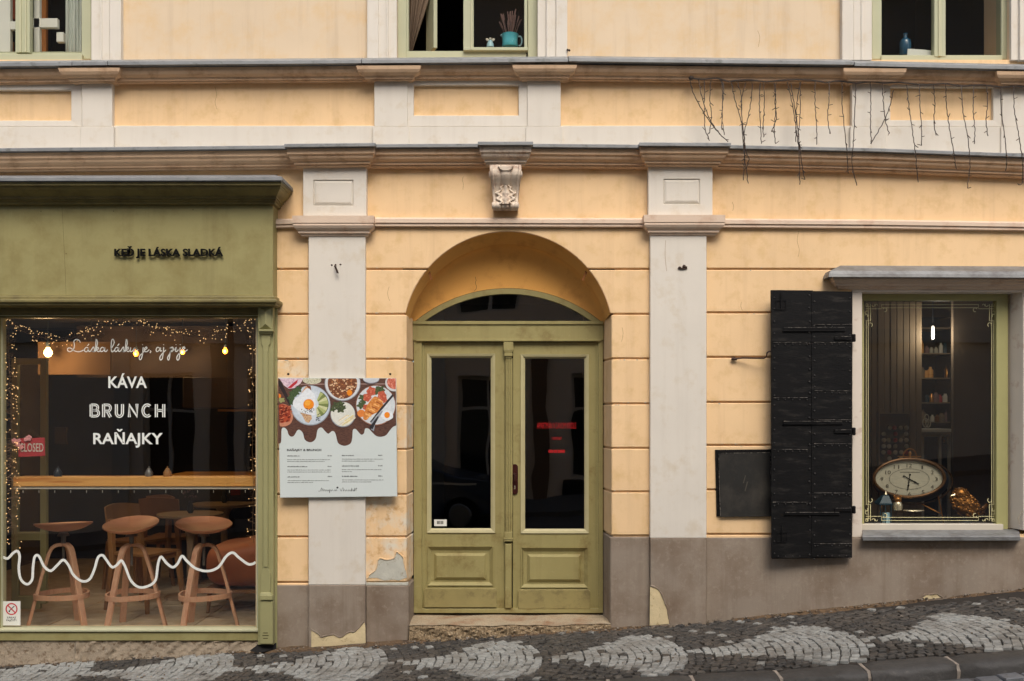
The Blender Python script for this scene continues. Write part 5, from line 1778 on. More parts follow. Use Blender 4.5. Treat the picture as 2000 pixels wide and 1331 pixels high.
# lamps: bare bulbs on cords
cord_m = M['navy']
for px, py, d, r, e, lab in ((94, 689, 1.75, .040, 24, 'brightest bare bulb, hanging left in front of the pale wall panel'),
                             (178, 687, 3.3, .026, 8, 'bare bulb hanging behind the script lettering, second from the brightest'),
                             (266, 691, 3.3, .030, 10, 'bare bulb hanging behind the middle of the script lettering'),
                             (357, 688, 3.3, .026, 10, 'bare bulb hanging at the end of the script lettering'),
                             (440, 686, 2.6, .028, 12, 'amber bare bulb hanging farthest right under the light garland')):
    c = W(px, py, d)
    t = thing('pendant_bulb', lab, 'lamp', (c.x, c.y, c.z), 'bare bulbs hanging in the café')
    b = MB(); b.lathe([(.001, -r * 1.15), (r * .6, -r * .95), (r, -r * .2), (r * .92, r * .35), (r * .5, r * 1.0), (r * .42, r * 1.25), (.001, r * 1.25)], c, 14); b.build('bulb', M['bulb'] if e > 20 else M['bulb2'], t, smooth=True)
    b = MB(); b.lathe([(.001, r * 1.26), (r * .5, r * 1.26), (r * .5, r * 2.5), (.001, r * 2.7)], c, 10); b.build('socket', M['navy'], t)
    b = MB(); b.tube([c + Vector((0, 0, r * 2.6)), (c.x, c.y, 2.75)], .004, 5); b.build('cord', M['navy'], t)
    ld = bpy.data.lights.new('bulb_light', 'POINT'); ld.energy = e * .5; ld.color = (1.0, .62, .28); ld.shadow_soft_size = r * 1.3
    lo = bpy.data.objects.new('bulb_light', ld); COL.objects.link(lo); lo.location = c + Vector((0, 0, -r * .1)); lo.location = c + Vector((0, -r * 1.6, -r * .2)); 
    lo.parent = t; lo.location = Vector((0, -r * 1.8, -r * .3))
    lo['kind'] = 'helper'

# ------------------------------------------------------------------ LED garlands inside the pane
def garland(path_px, d, n, ln, label, spread=8, dirs=None, hang=0):
    pts = catmull(path_px, 10)
    seg = [0]
    for a, c in zip(pts, pts[1:]): seg.append(seg[-1] + math.hypot(c[0] - a[0], c[1] - a[1]))
    P0 = W(*pts[0], d)
    t = thing('light_garland', label, 'string lights', (P0.x, P0.y, P0.z), 'LED garlands round the café pane')
    b = MB(); b.tube([W(x + rd.uniform(-1, 1), y + rd.uniform(-1, 1), d) for x, y in pts], .0018, 4); b.build('cable', M['thinwire'], t)
    tw, ld = MB(), MB()
    for k in range(n):
        s_ = rd.uniform(0, seg[-1])
        i = max(j for j in range(len(seg)) if seg[j] <= s_)
        i = min(i, len(pts) - 2)
        q = (s_ - seg[i]) / max(1e-6, seg[i + 1] - seg[i])
        x, y = pts[i][0] + (pts[i + 1][0] - pts[i][0]) * q + rd.gauss(0, 2), pts[i][1] + (pts[i + 1][1] - pts[i][1]) * q + rd.gauss(0, 2)
        if dirs == 'v':
            a = rd.choice([R(20), R(160)]) + rd.gauss(0, .3)
        else:
            a = rd.uniform(R(200), R(340)) if rd.random() < .5 else rd.uniform(0, 6.28)
        l_ = ln * rd.uniform(.5, 1.1)
        p1 = W(x, y, d)
        p2 = W(x + l_ * math.cos(a), y + l_ * math.sin(a), d + rd.uniform(-.025, .03))
        tw.tube([p1, p2], .0011, 3)
        if rd.random() < .62: ld.ball(p2, .0034 if rd.random() < .7 else .0046, nu=5, nv=4)
        else: ld.ball(p2, .0026, nu=4, nv=3, m=1)
    tw.build('twigs', M['thinwire'], t, kind='stuff')
    ld.build('bulbs', [M['led'], M['led_off']], t, kind='stuff')
garland([(8, 640), (24, 634), (40, 645), (75, 658), (120, 664), (165, 655), (205, 636), (240, 625), (262, 632), (300, 645), (340, 652), (390, 658), (430, 650), (470, 640), (499, 630)],
        .075, 330, 12, 'LED garland swagged along the top of the café pane')
garland([(16, 640), (18, 700), (20, 770), (22, 840), (20, 900), (24, 960), (22, 1010), (28, 1050), (26, 1075)], .08, 300, 14, 'LED garland hanging down the left edge of the café pane', dirs='v')
garland([(495, 640), (494, 720), (495, 800), (493, 880), (495, 950), (493, 1010), (495, 1062)], .08, 130, 10, 'LED garland hanging down the right edge of the café pane', dirs='v')

# closed sign, no smoking sticker
cs = thing('closed_sign', 'red closed sign with pink blossoms hanging inside the café pane', 'sign', W(62, 892, .10))
b = MB(); b.ppoly([(35, 857), (87, 855), (88, 891), (36, 893)], .10, .106); b.build('plate', M['red'], cs, bevel=.001)
b = MB(); text_px(b, "CLOSED", 38, 866, 85, 883, .098, bold=.012); b.build('lettering', M['signbeige'] if 'signbeige' in M else M['offwhite'], cs)
b = MB()
for x, y, r in ((28, 862, 6), (34, 868, 5), (41, 874, 5), (56, 856, 6), (50, 859, 4), (37, 861, 4)):
    for k in range(5):
        a = k * 1.257 + r
        b.ball(W(x + r * .55 * math.cos(a), y + r * .55 * math.sin(a), .088), r * .0021, .004, r * .0021, 6, 4)
b.build('blossoms', M['pink'], cs, kind='stuff')
b = MB(); b.tube([W(45, 856, .103), W(60, 838, .103), W(78, 855, .103)], .0015, 4); b.build('string', M['thinwire'], cs)
ns = thing('no_smoking_sticker', 'white no smoking sticker in the lower left corner of the café pane', 'sticker', W(22, 1222, .03))
b = MB(); b.pbox(6, 1175, 39.5, 1222, .0295, .034); b.build('sheet', M['paper'], ns)
b = MB()
ring = [(22.5 + 10.6 * math.cos(2 * math.pi * k / 28), 1190 + 10.6 * math.sin(2 * math.pi * k / 28)) for k in range(28)]
b.ribbon(ring, 2.3, .0292, closed=True); b.ribbon([(15, 1182.5), (30, 1197.5)], 2.2, .0289)
b.build('prohibition_ring', mat("signal_red", (190, 24, 40), .5), ns)
b = MB(); b.ribbon([(17, 1195), (28, 1184)], 1.6, .0291); b.ball(W(18.2, 1194.5, .0292), .006, .0004, .006, 8, 5); b.build('cigarette_symbol', M['letter'], ns)
b = MB()
text_px(b, "ZÁKAZ", 13, 1205, 31.5, 1208.3, .0291, bold=.02, cap="ZAKAZ"); b.build('lettering', M['letter'], ns); b = MB(); text_px(b, "FAJČIŤ!", 12.5, 1210.3, 32, 1213.8, .0291, bold=.02, cap="FACIT!")
b.build('lettering', M['letter'], ns)

# ------------------------------------------------------------------ menu board
mbd = thing('menu_board', 'white breakfast menu board with a food photograph hung across the cream pilaster', 'menu board', W(660, 972, -.09))
BD = -.088
b = MB(); b.ppoly([(543, 738), (773.5, 739), (775.5, 970), (547, 972.5)], BD, -.066); b.build('panel', M['board'], mbd, bevel=.0012)
pm = {}
def PMt(key, c, **k):
    if key not in pm: pm[key] = mat("print_" + key, c, .55, k.get('var', .12), k.get('sc', 70), col2=k.get('c2'), thr=k.get('th', .56), scale2=k.get('s2', 90), soft=.06, stretch=k.get('st', (1, 1, 1)))
    return list(pm).index(key)
pr_ = MB()
LV = [0]
def Q(pts): return [(530 + x / 7.692, 735 + y / 7.692) for x, y in pts]
def face_(pts, key, c, **k):
    LV[0] += 1
    pts = [(min(max(x, 103 + (y - 30) * .03), 1868 + y * .012), max(y, 34)) for x, y in pts]
    cl = []
    for p in pts:
        if not cl or (abs(p[0] - cl[-1][0]) + abs(p[1] - cl[-1][1])) > .01: cl.append(p)
    if len(cl) < 3: return
    pr_.pface(Q(cl), BD - .0006 - LV[0] * .00002, PMt(key, c, **k))
def ell(cx, cy, rx, ry, key, c, n=30, a0=0, wob=0, **k):
    face_([(cx + rx * (1 + wob * math.sin(5 * q + cx)) * math.cos(q), cy + ry * (1 + wob * math.sin(5 * q + cx)) * math.sin(q)) for q in [2 * math.pi * t / n for t in range(n)]], key, c, **k)
drip = [(100, 1015), (145, 990), (155, 800), (195, 775), (235, 810), (260, 880), (300, 910), (345, 890), (390, 815), (430, 810), (475, 860), (500, 950), (560, 990), (620, 985), (670, 930), (690, 820), (720, 780), (760, 775), (800, 820), (850, 865), (880, 850), (915, 825), (950, 840), (970, 890), (1000, 1000), (1060, 1040), (1120, 1045), (1190, 1010), (1215, 930), (1225, 810), (1265, 795), (1300, 830), (1350, 880), (1390, 860), (1410, 790), (1460, 790), (1510, 840), (1570, 895), (1640, 912), (1720, 890), (1770, 830), (1820, 770), (1875, 740)]
dp = catmull(drip, 4)
# the wooden table in the print: strips between the top edge and the drip line
def top_edge(x): return 30
qn = len(dp)
tv_ = [(x, 34) for x, y in dp]
o = len(pr_.v)
k0 = PMt('table', (98, 66, 54), sc=40, st=(1, 1, 6), c2=(62, 42, 36), s2=50, th=.55)
fs = [(k, k + 1, qn + k + 1, qn + k) for k in range(qn - 1)]
pr_.add([W(*Q([(min(x, 1868 + y * .012), y)])[0], BD - .0005) for x, y in dp] + [W(*Q([(min(x, 1868), y)])[0], BD - .0005) for x, y in tv_], fs, k0)
face_([(440, 118), (1868, 112), (1868, 122), (440, 126)], 'joint', (190, 160, 150))
face_([(103, 60), (150, 90), (330, 470), (290, 480), (110, 140)], 'slate', (44, 34, 34))
ell(180, 590, 150, 170, 'toastbowl', (196, 130, 100), wob=.02)
ell(175, 560, 118, 140, 'sauce', (150, 56, 34), wob=.05, c2=(190, 90, 60), s2=120)
ell(230, 640, 60, 50, 'sauce2', (176, 74, 44), wob=.1)
ell(105, 300, 40, 38, 'orange', (232, 128, 40))
ell(150, 360, 50, 36, 'herbs', (150, 150, 96), wob=.2)
face_([(120, 34), (480, 34), (440, 110), (350, 180), (260, 190), (190, 140)], 'onion', (220, 196, 204), c2=(186, 150, 170), s2=60)
face_([(240, 180), (330, 100), (400, 50), (380, 110), (300, 180)], 'chili', (186, 40, 50))
ell(610, 60, 140, 62, 'sidebowl', (206, 202, 176), c2=(150, 150, 110))
ell(590, 440, 300, 302, 'plate_shade', (150, 158, 166)); ell(590, 436, 290, 290, 'plate', (196, 206, 214)); ell(590, 436, 225, 225, 'plate_in', (206, 214, 220))
for x, y, r in ((330, 260, 60), (300, 330, 56), (400, 200, 55), (310, 400, 40), (370, 250, 50)): ell(x, y, r, r * .85, 'greens', (72, 92, 56), wob=.22, c2=(40, 60, 36), s2=110)
face_([(450, 250), (520, 150), (560, 180), (600, 220), (560, 260)], 'crust', (206, 160, 120))
face_([(520, 140), (590, 150), (600, 215), (570, 200)], 'crust2', (128, 70, 40))
face_(catmull([(440, 275), (520, 190), (570, 190), (605, 230), (645, 270), (662, 340), (662, 480), (650, 582), (560, 570), (430, 530), (330, 450), (335, 360), (400, 310)], 4, True), 'eggwhite', (226, 230, 232))
ell(560, 425, 80, 80, 'yolk', (236, 140, 30)); ell(545, 405, 45, 42, 'yolk2', (244, 170, 60))
for k in range(9):
    a0 = -70 + k * 17
    cx_, cy_ = 680 + 8 * k, 400 + 4 * k
    o_ = [(680 + 190 * math.cos(R(a)) - 10, 420 + 200 * math.sin(R(a))) for a in range(a0, a0 + 22, 4)]
    i_ = [(680 + 40 * math.cos(R(a)) - 10, 420 + 60 * math.sin(R(a))) for a in range(a0 + 20, a0 - 2, -4)]
    face_(o_ + i_, 'avo%d' % (k % 3), ((176, 184, 120), (120, 132, 74), (204, 206, 156))[k % 3])
    face_([(x, y) for x, y in o_] + [(x * .96 + 670 * .04, y * .96 + 420 * .04) for x, y in reversed(o_)], 'avoskin', (66, 84, 44))
face_([(430, 545), (600, 590), (610, 640), (560, 705), (510, 680), (470, 600)], 'toast', (206, 170, 130), c2=(150, 96, 62))
for k in range(34): ell(rd.uniform(430, 640), rd.uniform(480, 560), 7, 6, 'pepper', (36, 40, 40), n=6)
for k in range(16): ell(rd.uniform(670, 730), rd.uniform(560, 670), 8, 6, 'pepper', (36, 40, 40), n=6)
ell(1070, 110, 272, 266, 'bowl_shade', (140, 140, 146)); ell(1070, 108, 262, 254, 'bowl', (212, 214, 214)); ell(1068, 104, 222, 238, 'granola', (150, 92, 56), c2=(92, 52, 32), s2=140, th=.5)
for k in range(150):
    a, r = rd.uniform(0, 6.28), math.sqrt(rd.random())
    x, y = 1068 + 212 * r * math.cos(a), 104 + 226 * r * math.sin(a)
    if y > 44: ell(x, y, rd.uniform(9, 20), rd.uniform(8, 16), 'nut%d' % rd.randrange(4), ((206, 160, 116), (176, 116, 72), (110, 60, 38), (226, 190, 150))[int(rd.random() * 4)], n=6, wob=.2)
ell(1175, 250, 40, 46, 'yolk', (236, 140, 30))
ell(1075, 578, 188, 192, 'bowl_shade', (140, 140, 146)); ell(1075, 572, 180, 182, 'bowl2', (218, 218, 206))
for x, y, r in ((980, 440, 62), (1040, 420, 54), (1040, 500, 60), (925, 500, 42), (1080, 470, 40)): ell(x, y, r, r * .8, 'leaf2', (62, 70, 46), wob=.25, c2=(96, 112, 66), s2=110)
for k in range(16):
    x, y = rd.uniform(980, 1130), rd.uniform(600, 690)
    face_([(x, y + 60), (x + 12, y + 66), (x + 140, y - 20), (x + 132, y - 30)], 'stick%d' % (k % 3), ((236, 228, 204), (216, 200, 168), (226, 210, 130))[k % 3])
ell(1568, 440, 302, 304, 'plate_rim', (150, 100, 78)); ell(1568, 436, 292, 292, 'plate2', (206, 212, 214)); ell(1568, 436, 230, 230, 'plate2in', (212, 216, 216))
for x, y, r in ((1370, 320, 56), (1350, 440, 60), (1600, 220, 70), (1640, 200, 60), (1380, 380, 46)): ell(x, y, r, r * .8, 'leaf3', (78, 92, 56), wob=.25, c2=(50, 66, 38), s2=110)
for x, y, r in ((1500, 230, 66), (1440, 320, 60), (1660, 290, 64), (1420, 470, 44), (1690, 350, 50)): ell(x, y, r, r * 1.05, 'ham', (184, 82, 58), wob=.12, c2=(216, 130, 100), s2=90)
ell(1350, 560, 60, 56, 'crumb', (220, 130, 60))
face_(catmull([(1380, 640), (1400, 540), (1450, 420), (1530, 320), (1580, 310), (1650, 370), (1690, 470), (1600, 540), (1500, 590), (1430, 660)], 5, True), 'croissant', (206, 126, 56), c2=(236, 176, 104), s2=70)
for k in range(7):
    x, y = 1420 + k * 32, 590 - k * 36
    face_([(x - 20, y - 20), (x + 8, y - 30), (x + 90 - k * 3, y + 10), (x + 70, y + 22)], 'flake%d' % (k % 2), ((238, 180, 110), (160, 84, 36))[k % 2])
ell(1740, 590, 90, 80, 'eggwhite', (226, 230, 232), wob=.05); ell(1738, 585, 42, 46, 'yolk', (236, 140, 30))
face_([(1820, 270), (1835, 300), (1700, 460), (1560, 620), (1500, 700), (1480, 690), (1640, 480)], 'knife', (56, 50, 52))
face_([(1500, 690), (1660, 520), (1675, 530), (1560, 720), (1540, 830), (1500, 800)], 'fork', (150, 156, 164))
face_([(1470, 770), (1600, 600), (1615, 612), (1520, 800)], 'forkdark', (40, 38, 42))
ell(1500, 50, 122, 64, 'cup_shade', (130, 128, 134)); ell(1500, 40, 120, 60, 'cup', (196, 200, 204))
ell(1850, 100, 140, 130, 'bowl3', (206, 204, 202)); ell(1850, 90, 112, 106, 'ham2', (190, 90, 66), c2=(226, 150, 126), s2=60)
for k in range(50): ell(rd.uniform(120, 300), rd.uniform(450, 680), rd.uniform(8, 22), rd.uniform(5, 9), 'sauce%d' % (3 + k % 2), ((206, 116, 80), (104, 34, 24))[k % 2], n=7)
pr_.build('printed_photograph', [pm[k] for k in pm], mbd)
# printed text
b = MB()
TD = BD - .0012
text_px(b, "RAŇAJKY & BRUNCH", 560.6, 877.3, 627.4, 882.6, TD, bold=.028, cap="RANAJKY&BRUNCH")
def words(x0, x1, y, h, dens=1.0):
    px, py = 530 + x0 / 7.692, 870 + y / 7.692
    e = 530 + x1 / 7.692
    rr = random.Random(int(x0 * 7 + y))
    while px < e:
        l_ = min(rr.uniform(2.0, 7.0), e - px)
        # each word: a row of short letter strokes
        x = px
        while x < px + l_ - .3:
            hh = h * rr.choice([.7, .7, 1.0])
            b.pface([(x, py + h / 2), (x + .62, py + h / 2), (x + .62, py + h / 2 - hh), (x, py + h / 2 - hh)], TD)
            x += .95
        px += l_ + .9
for x0, x1, y, h in ((240, 425, 160, 2.2), (845, 908, 157, 2.2), (240, 875, 216, 1.3), (240, 800, 244, 1.3), (240, 540, 320, 2.2), (845, 908, 317, 2.2), (242, 890, 372, 1.3), (242, 890, 402, 1.3), (245, 425, 475, 2.2), (845, 912, 469, 2.2), (245, 858, 531, 1.3), (245, 620, 559, 1.3),
                     (1060, 1245, 154, 2.2), (1605, 1668, 151, 2.2), (1060, 1680, 208, 1.3), (1060, 1555, 238, 1.3), (1060, 1325, 311, 2.2), (1605, 1668, 307, 2.2), (1060, 1655, 366, 1.3), (1060, 1215, 396, 1.3), (1062, 1290, 466, 2.2), (1607, 1672, 462, 2.2), (1062, 1690, 521, 1.3), (1062, 1505, 551, 1.3)):
    words(x0, x1, y, h)
sc1 = [[(705, 690), (730, 690), (745, 660), (755, 640), (760, 690), (775, 650), (785, 690), (800, 665), (812, 690), (825, 668), (838, 690), (850, 668), (862, 690), (876, 665), (870, 720), (882, 690), (895, 668), (905, 690), (918, 668), (930, 688)],
       [(945, 690), (955, 668), (965, 690), (975, 668), (988, 690)], [(1030, 650), (1050, 690), (1070, 640), (1085, 660), (1080, 690), (1100, 668), (1115, 690), (1128, 668), (1135, 690)],
       [(1145, 690), (1158, 668), (1165, 690), (1180, 668), (1195, 690), (1210, 640), (1206, 690), (1222, 668), (1235, 690), (1250, 640), (1246, 690), (1262, 668), (1275, 640), (1272, 690)], [(1262, 655), (1290, 652)]]
for s_ in sc1: b.ribbon(catmull([(530 + x / 7.692, 870 + y / 7.692) for x, y in s_], 3), .55, TD)
b.ball(W(530 + 993 / 7.692, 870 + 637 / 7.692, TD), .008, .0002, .007, 6, 4)
b.build('printed_text', mat("print_black", (44, 46, 48), .6), mbd)

# ------------------------------------------------------------------ meter cabinet
mc = thing('meter_cabinet', 'small dark metal cabinet with an embossed bolt, set in the wall beside the shutter', 'cabinet', W(1452, 1012, -.03))
b = MB(); b.ppoly([(1397, 879), (1509, 878), (1509, 1008), (1400, 1009)], -.026, .02); b.build('box', M['black_iron'], mc, bevel=.003)
b = MB(); b.ppoly([(1404, 886), (1505, 884), (1507, 1009.5), (1407, 1010.5)], -.040, -.02); b.build('door', M['box_iron'], mc, bevel=.003)
b = MB(); b.ribbon([(1456, 929), (1452, 944), (1460, 941), (1455, 960)], 1.8, -.0415); b.build('embossed_bolt', mat("bolt_mark", (70, 66, 58), .5), mc)
b = MB()
for s_ in ([(1404, 886), (1430, 885.5), (1470, 885), (1505, 884)], [(1404, 886), (1404.5, 930), (1406, 980), (1407, 1009)], [(1505, 884), (1506, 940), (1507, 1008)]):
    b.tube([W(x, y, -.0405) for x, y in catmull(s_, 4)], .0022, 4)
b.build('worn_edge', M['worn_edge'], mc)

# ------------------------------------------------------------------ icicle lights over the right bays
F3 = lambda pts: [(1320 + x / 2.941, 60 + y / 2.941) for x, y in pts]
il = thing('icicle_lights', 'unlit brown icicle light string hanging under the upper cornice on the right', 'string lights', W(1350, 155, -.09))
def dep(py): return -.085 - max(0, min(1, (py - 160) / 110)) * .15 if py < 275 else -.238
b = MB()
main = [(78, 272), (160, 278), (235, 272), (300, 290), (350, 284), (430, 282), (520, 292), (610, 284), (700, 280), (790, 285), (870, 296), (930, 288), (1040, 300), (1120, 290), (1190, 300), (1260, 296), (1330, 300), (1400, 308), (1470, 308), (1550, 304), (1640, 316), (1710, 312), (1780, 312), (1870, 322), (1950, 318), (2060, 326)]
for off in (0, 1.2):
    b.tube([W(x, y + off, -.085) for x, y in catmull(F3(main), 5)], .0042, 5)
b.ball(W(1350, 152.5, -.085), .022, .012, .016, 8, 5)
b.tube([W(x, y, -.07) for x, y in catmull(F3([(250, 285), (320, 296), (400, 292), (470, 290)]), 4)], .003, 4)
b.build('cable', M['wire'], il)
strands = [[(80, 275), (100, 360), (160, 470), (230, 570), (300, 640)], [(130, 280), (150, 380), (190, 500), (240, 580), (290, 630)], [(165, 285), (165, 420), (168, 560), (195, 632)], [(200, 285), (196, 400), (205, 500), (192, 592)], [(255, 285), (275, 330), (265, 480), (278, 600)], [(265, 290), (268, 420), (262, 570)],
           [(320, 300), (340, 400), (375, 520), (395, 640), (388, 860)], [(355, 295), (375, 380), (380, 560), (390, 690), (412, 855)], [(402, 300), (378, 400), (382, 520), (400, 680), (420, 740), (398, 800)], [(440, 300), (425, 450), (392, 600), (398, 760)],
           [(485, 300), (480, 440), (488, 560), (490, 650)], [(505, 300), (508, 440), (500, 560), (505, 612)], [(575, 300), (570, 420), (578, 500), (550, 582)], [(565, 300), (575, 430), (565, 560), (572, 650)],
           [(640, 295), (665, 400), (690, 560), (708, 700), (712, 885)], [(660, 300), (680, 430), (700, 560), (720, 740), (740, 856)], [(718, 295), (700, 380), (690, 520), (690, 640)], [(712, 300), (715, 450), (705, 600), (712, 700)],
           [(800, 290), (800, 420), (808, 540), (810, 655)], [(880, 290), (880, 400), (872, 500), (886, 592)], [(955, 300), (955, 420), (972, 600), (985, 740), (990, 820)], [(1035, 300), (1028, 470), (1020, 640), (1012, 760), (1040, 890)],
           [(1118, 295), (1120, 420), (1118, 540), (1122, 640)], [(1185, 300), (1192, 420), (1205, 520), (1225, 592)], [(1248, 345), (1230, 430), (1190, 530), (1120, 650)], [(1325, 310), (1340, 440), (1360, 580), (1378, 720), (1390, 872)],
           [(1400, 310), (1402, 430), (1412, 560), (1410, 660)], [(1480, 310), (1488, 420), (1482, 530), (1494, 602)], [(1550, 310), (1555, 440), (1575, 580), (1600, 720), (1610, 796)], [(1640, 320), (1650, 470), (1675, 600), (1690, 760), (1675, 906)],
           [(1710, 315), (1708, 450), (1718, 560), (1714, 652)], [(1785, 310), (1790, 420), (1782, 520), (1792, 606)], [(1865, 320), (1870, 470), (1890, 620), (1900, 740), (1895, 806)], [(1940, 320), (1945, 460), (1970, 600), (1990, 740), (1990, 870), (1968, 886)]]
for s_ in strands:
    pts = catmull(F3(s_), 7)
    pts = [(x + .5 * math.sin(y * .45 + s_[0][0]) + rd.gauss(0, .3), y) for x, y in pts]
    b = MB()
    b.tube([W(x, y, dep(y)) for x, y in pts], .0034, 5)
    k = 4
    while k < len(pts):
        x, y = pts[k]
        a = rd.choice([R(40), R(140), R(-30), R(210)]) + rd.gauss(0, .4)
        l_ = rd.uniform(3.5, 7)
        p1, p2 = W(x, y, dep(y)), W(x + l_ * math.cos(a), y + l_ * math.sin(a), dep(y) - rd.uniform(0, .02))
        b.tube([p1, p2], .0030, 4)
        b.tube([p2, p2 + (p2 - p1) * .3], .0034, 4, m=1)
        k += rd.choice([4, 5, 6])
    b.build('light_strand', [M['wire'], M['led_off']], il)

# ------------------------------------------------------------------ things on the upper sills
def lathe_thing(name, label, cat, px, py, d, parts):
    c = W(px, py, d)
    t = thing(name, label, cat, c)
    for nm, m, fn in parts:
        b = MB(); fn(b, c); b.build(nm, M[m], t, smooth=True)
    return t
def jug_body(b, c): b.lathe([(.001, 0), (.058, 0), (.064, .01), (.060, .04), (.062, .075), (.066, .095), (.068, .10), (.060, .10), (.054, .06), (.001, .05)], c, 22)
def jug_handle(b, c): b.tube([c + Vector(p) for p in catmull([(.058, 0, .085), (.085, 0, .085), (.096, 0, .055), (.088, 0, .02), (.07, 0, .012)], 4)], .0065, 8)
def jug_spout(b, c): b.ball(c + Vector((-.062, 0, .095)), .016, .016, .010, 8, 6)
def lav(b, c):
    for k in range(46):
        a, r = rd.uniform(0, 6.28), rd.uniform(.01, .09)
        tip = c + Vector((r * math.cos(a), r * math.sin(a) * .6, rd.uniform(.19, .29)))
        p0 = c + Vector((r * .35 * math.cos(a), r * .3 * math.sin(a), .07))
        b.tube([p0, tip], .0016, 4)
        dv = (tip - p0).normalized()
        for q in range(5): b.ball(tip - dv * (q * .010), .0052, .0052, .0062, 5, 4)
lathe_thing('jug', 'turquoise glazed jug holding dried lavender in the open upper window', 'jug', 996, 93, .16, (('body', 'turq', jug_body), ('handle', 'blueglaze', jug_handle), ('spout', 'blueglaze', jug_spout)))
t = thing('lavender_bunch', 'bunch of dried lavender standing in the turquoise jug', 'flowers', W(996, 74, .16))
b = MB(); lav(b, W(996, 93, .16)); b.build('stems', M['lavender'], t, kind='stuff')
def ang(b, c):
    b.lathe([(.001, 0), (.030, 0), (.026, .03), (.016, .05), (.010, .056), (.001, .058)], c, 14)
lathe_thing('angel_figurine', 'small pale blue winged figurine beside the turquoise jug', 'figurine', 957.5, 93, .14, (('gown', 'blueglaze', ang), ('head', 'offwhite', lambda b, c: b.ball(c + Vector((0, 0, .066)), .012)),
            ('wing', 'offwhite', lambda b, c: b.ball(c + Vector((-.022, .006, .062)), .016, .004, .011, rot=Matrix.Rotation(R(35), 3, 'Y'))), ('wing', 'offwhite', lambda b, c: b.ball(c + Vector((.022, .006, .062)), .016, .004, .011, rot=Matrix.Rotation(R(-35), 3, 'Y')))))
def btl(b, c): b.lathe([(.001, 0), (.042, 0), (.046, .01), (.046, .10), (.040, .125), (.016, .145), (.014, .17), (.018, .172), (.018, .18), (.001, .18)], c, 18)
lathe_thing('blue_bottle', 'dark blue bottle behind the glass of the right upper window', 'bottle', 1768, 110, .2, (('body', 'bluebottle', btl),))
b = MB(); b.ppoly([(1772, 110), (1773, 95.5), (1800, 97), (1823, 99.5), (1823, 112)], .125, .13); tag(b.build('paper_note', M['paper']), 'sheet of white paper propped on the sill by the blue bottle', 'paper')
# curtains
def curtain(name, label, xl, xr_top, xr_bot, ybot, d, m, folds, group=None):
    b = MB()
    def f(u, v):
        py = ybot + (-330 - ybot) * v
        px_r = xr_bot + (xr_top - xr_bot) * min(1, v * 3.2)
        px = xl + (px_r - xl) * u
        return W(px, py, d + .02 * math.sin(u * folds * 2 * math.pi) + .006 * math.sin(v * 9 + u * 20))
    b.grid(f, 60, 14)
    tag(b.build(name, m, smooth=True), label, 'curtain', group)
curtain('curtain', 'white pleated curtain drawn to the right side of the left upper window', 128, 160, 160, 104, .30, M['cloth'], 5)
curtain('curtain', 'brown curtain gathered inside the open upper window over the door', 797, 850, 806, 99, .32, M['browncloth'], 4)
b = MB(); b.pbox(77, -330, 90, 104, .62, .66); b.pbox(14, 80, 24, 104, .6, .64); tag(b.build('door_post', mat("orange_wood", (190, 118, 54), .5, .15, 5), bevel=.004), 'orange wooden post seen inside the left upper window', 'post')
b = MB(); b.pbox(20, -330, 30, 38, .7, .74); tag(b.build('wardrobe_side', mat("red_brown_wood", (150, 66, 28), .5, .15, 5), bevel=.004), 'red brown cupboard side seen inside the left upper window', 'cupboard')

# ------------------------------------------------------------------ things in the shop window
ck = thing('table_clock', 'large oval table clock with a copper rim and cream dial in the shop window', 'clock', W(1777, 1005, .42))
def oval(rx, ry, cx, cy, n=56): return [(cx + rx * math.cos(2 * math.pi * k / n), cy + ry * math.sin(2 * math.pi * k / n)) for k in range(n)]
b = MB(); b.ppoly(oval(66, 34, 1776, 934), .36, .40); b.build('dial', M['dial'], ck)
b = MB(); b.tube([W(x, y, .345) for x, y in oval(69, 37, 1776, 934)], .013, 10, closed=True); b.build('rim', M['bronze'], ck, smooth=True)
b = MB()
o1, o2, o3 = oval(70, 38, 1776, 934), oval(74, 42, 1779, 938), oval(70, 40, 1783, 941)
L1, L2, L3 = [W(x, y, .36) for x, y in o1], [W(x, y, .42) for x, y in o2], [W(x, y, .50) for x, y in o3]
n = 56
b.add(L1 + L2 + L3, [(k, (k + 1) % n, n + (k + 1) % n, n + k) for k in range(n)] + [(n + k, n + (k + 1) % n, 2 * n + (k + 1) % n, 2 * n + k) for k in range(n)] + [tuple(range(3 * n - 1, 2 * n - 1, -1))])
b.build('case', M['navy'], ck, smooth=True)
b = MB(); b.tube([W(x, y, .50) for x, y in oval(77, 44, 1783, 941)], .006, 8, closed=True); b.build('rear_ring', M['bronze'], ck, smooth=True)
b = MB(); b.tube([W(1764 + 13 - 13 * math.cos(math.pi * k / 12), 892 - 15 * math.sin(math.pi * k / 12), .36) for k in range(13)], .004, 7); b.build('handle', M['brass'], ck, smooth=True)
b = MB(); b.lathe([(.001, 0), (.018, 0), (.010, .012), (.008, .03), (.015, .042), (.012, .055), (.001, .062)], W(1777, 897, .36), 12); b.pbox(1755, 891.5, 1799, 893, .355, .38); b.build('finial', M['brass'], ck, smooth=True)
b = MB()
for s_, x, y in (("12", 1776, 909.5), ("1", 1801.5, 913), ("2", 1821, 923), ("3", 1829, 936.5), ("4", 1821, 951), ("5", 1803, 961.5), ("6", 1776.5, 965.5), ("7", 1751, 961), ("8", 1733, 950), ("9", 1722.5, 936), ("10", 1734.5, 923), ("11", 1751, 912.5)):
    w_ = 2.6 if len(s_) == 1 else 5.2
    if s_ == "1": w_ = 1.5
    text_px(b, s_, x - w_, y - 3.6, x + w_, y + 3.6, .356)
b.ribbon(oval(39, 20, 1776, 936), .6, .357, closed=True)
x = 1758
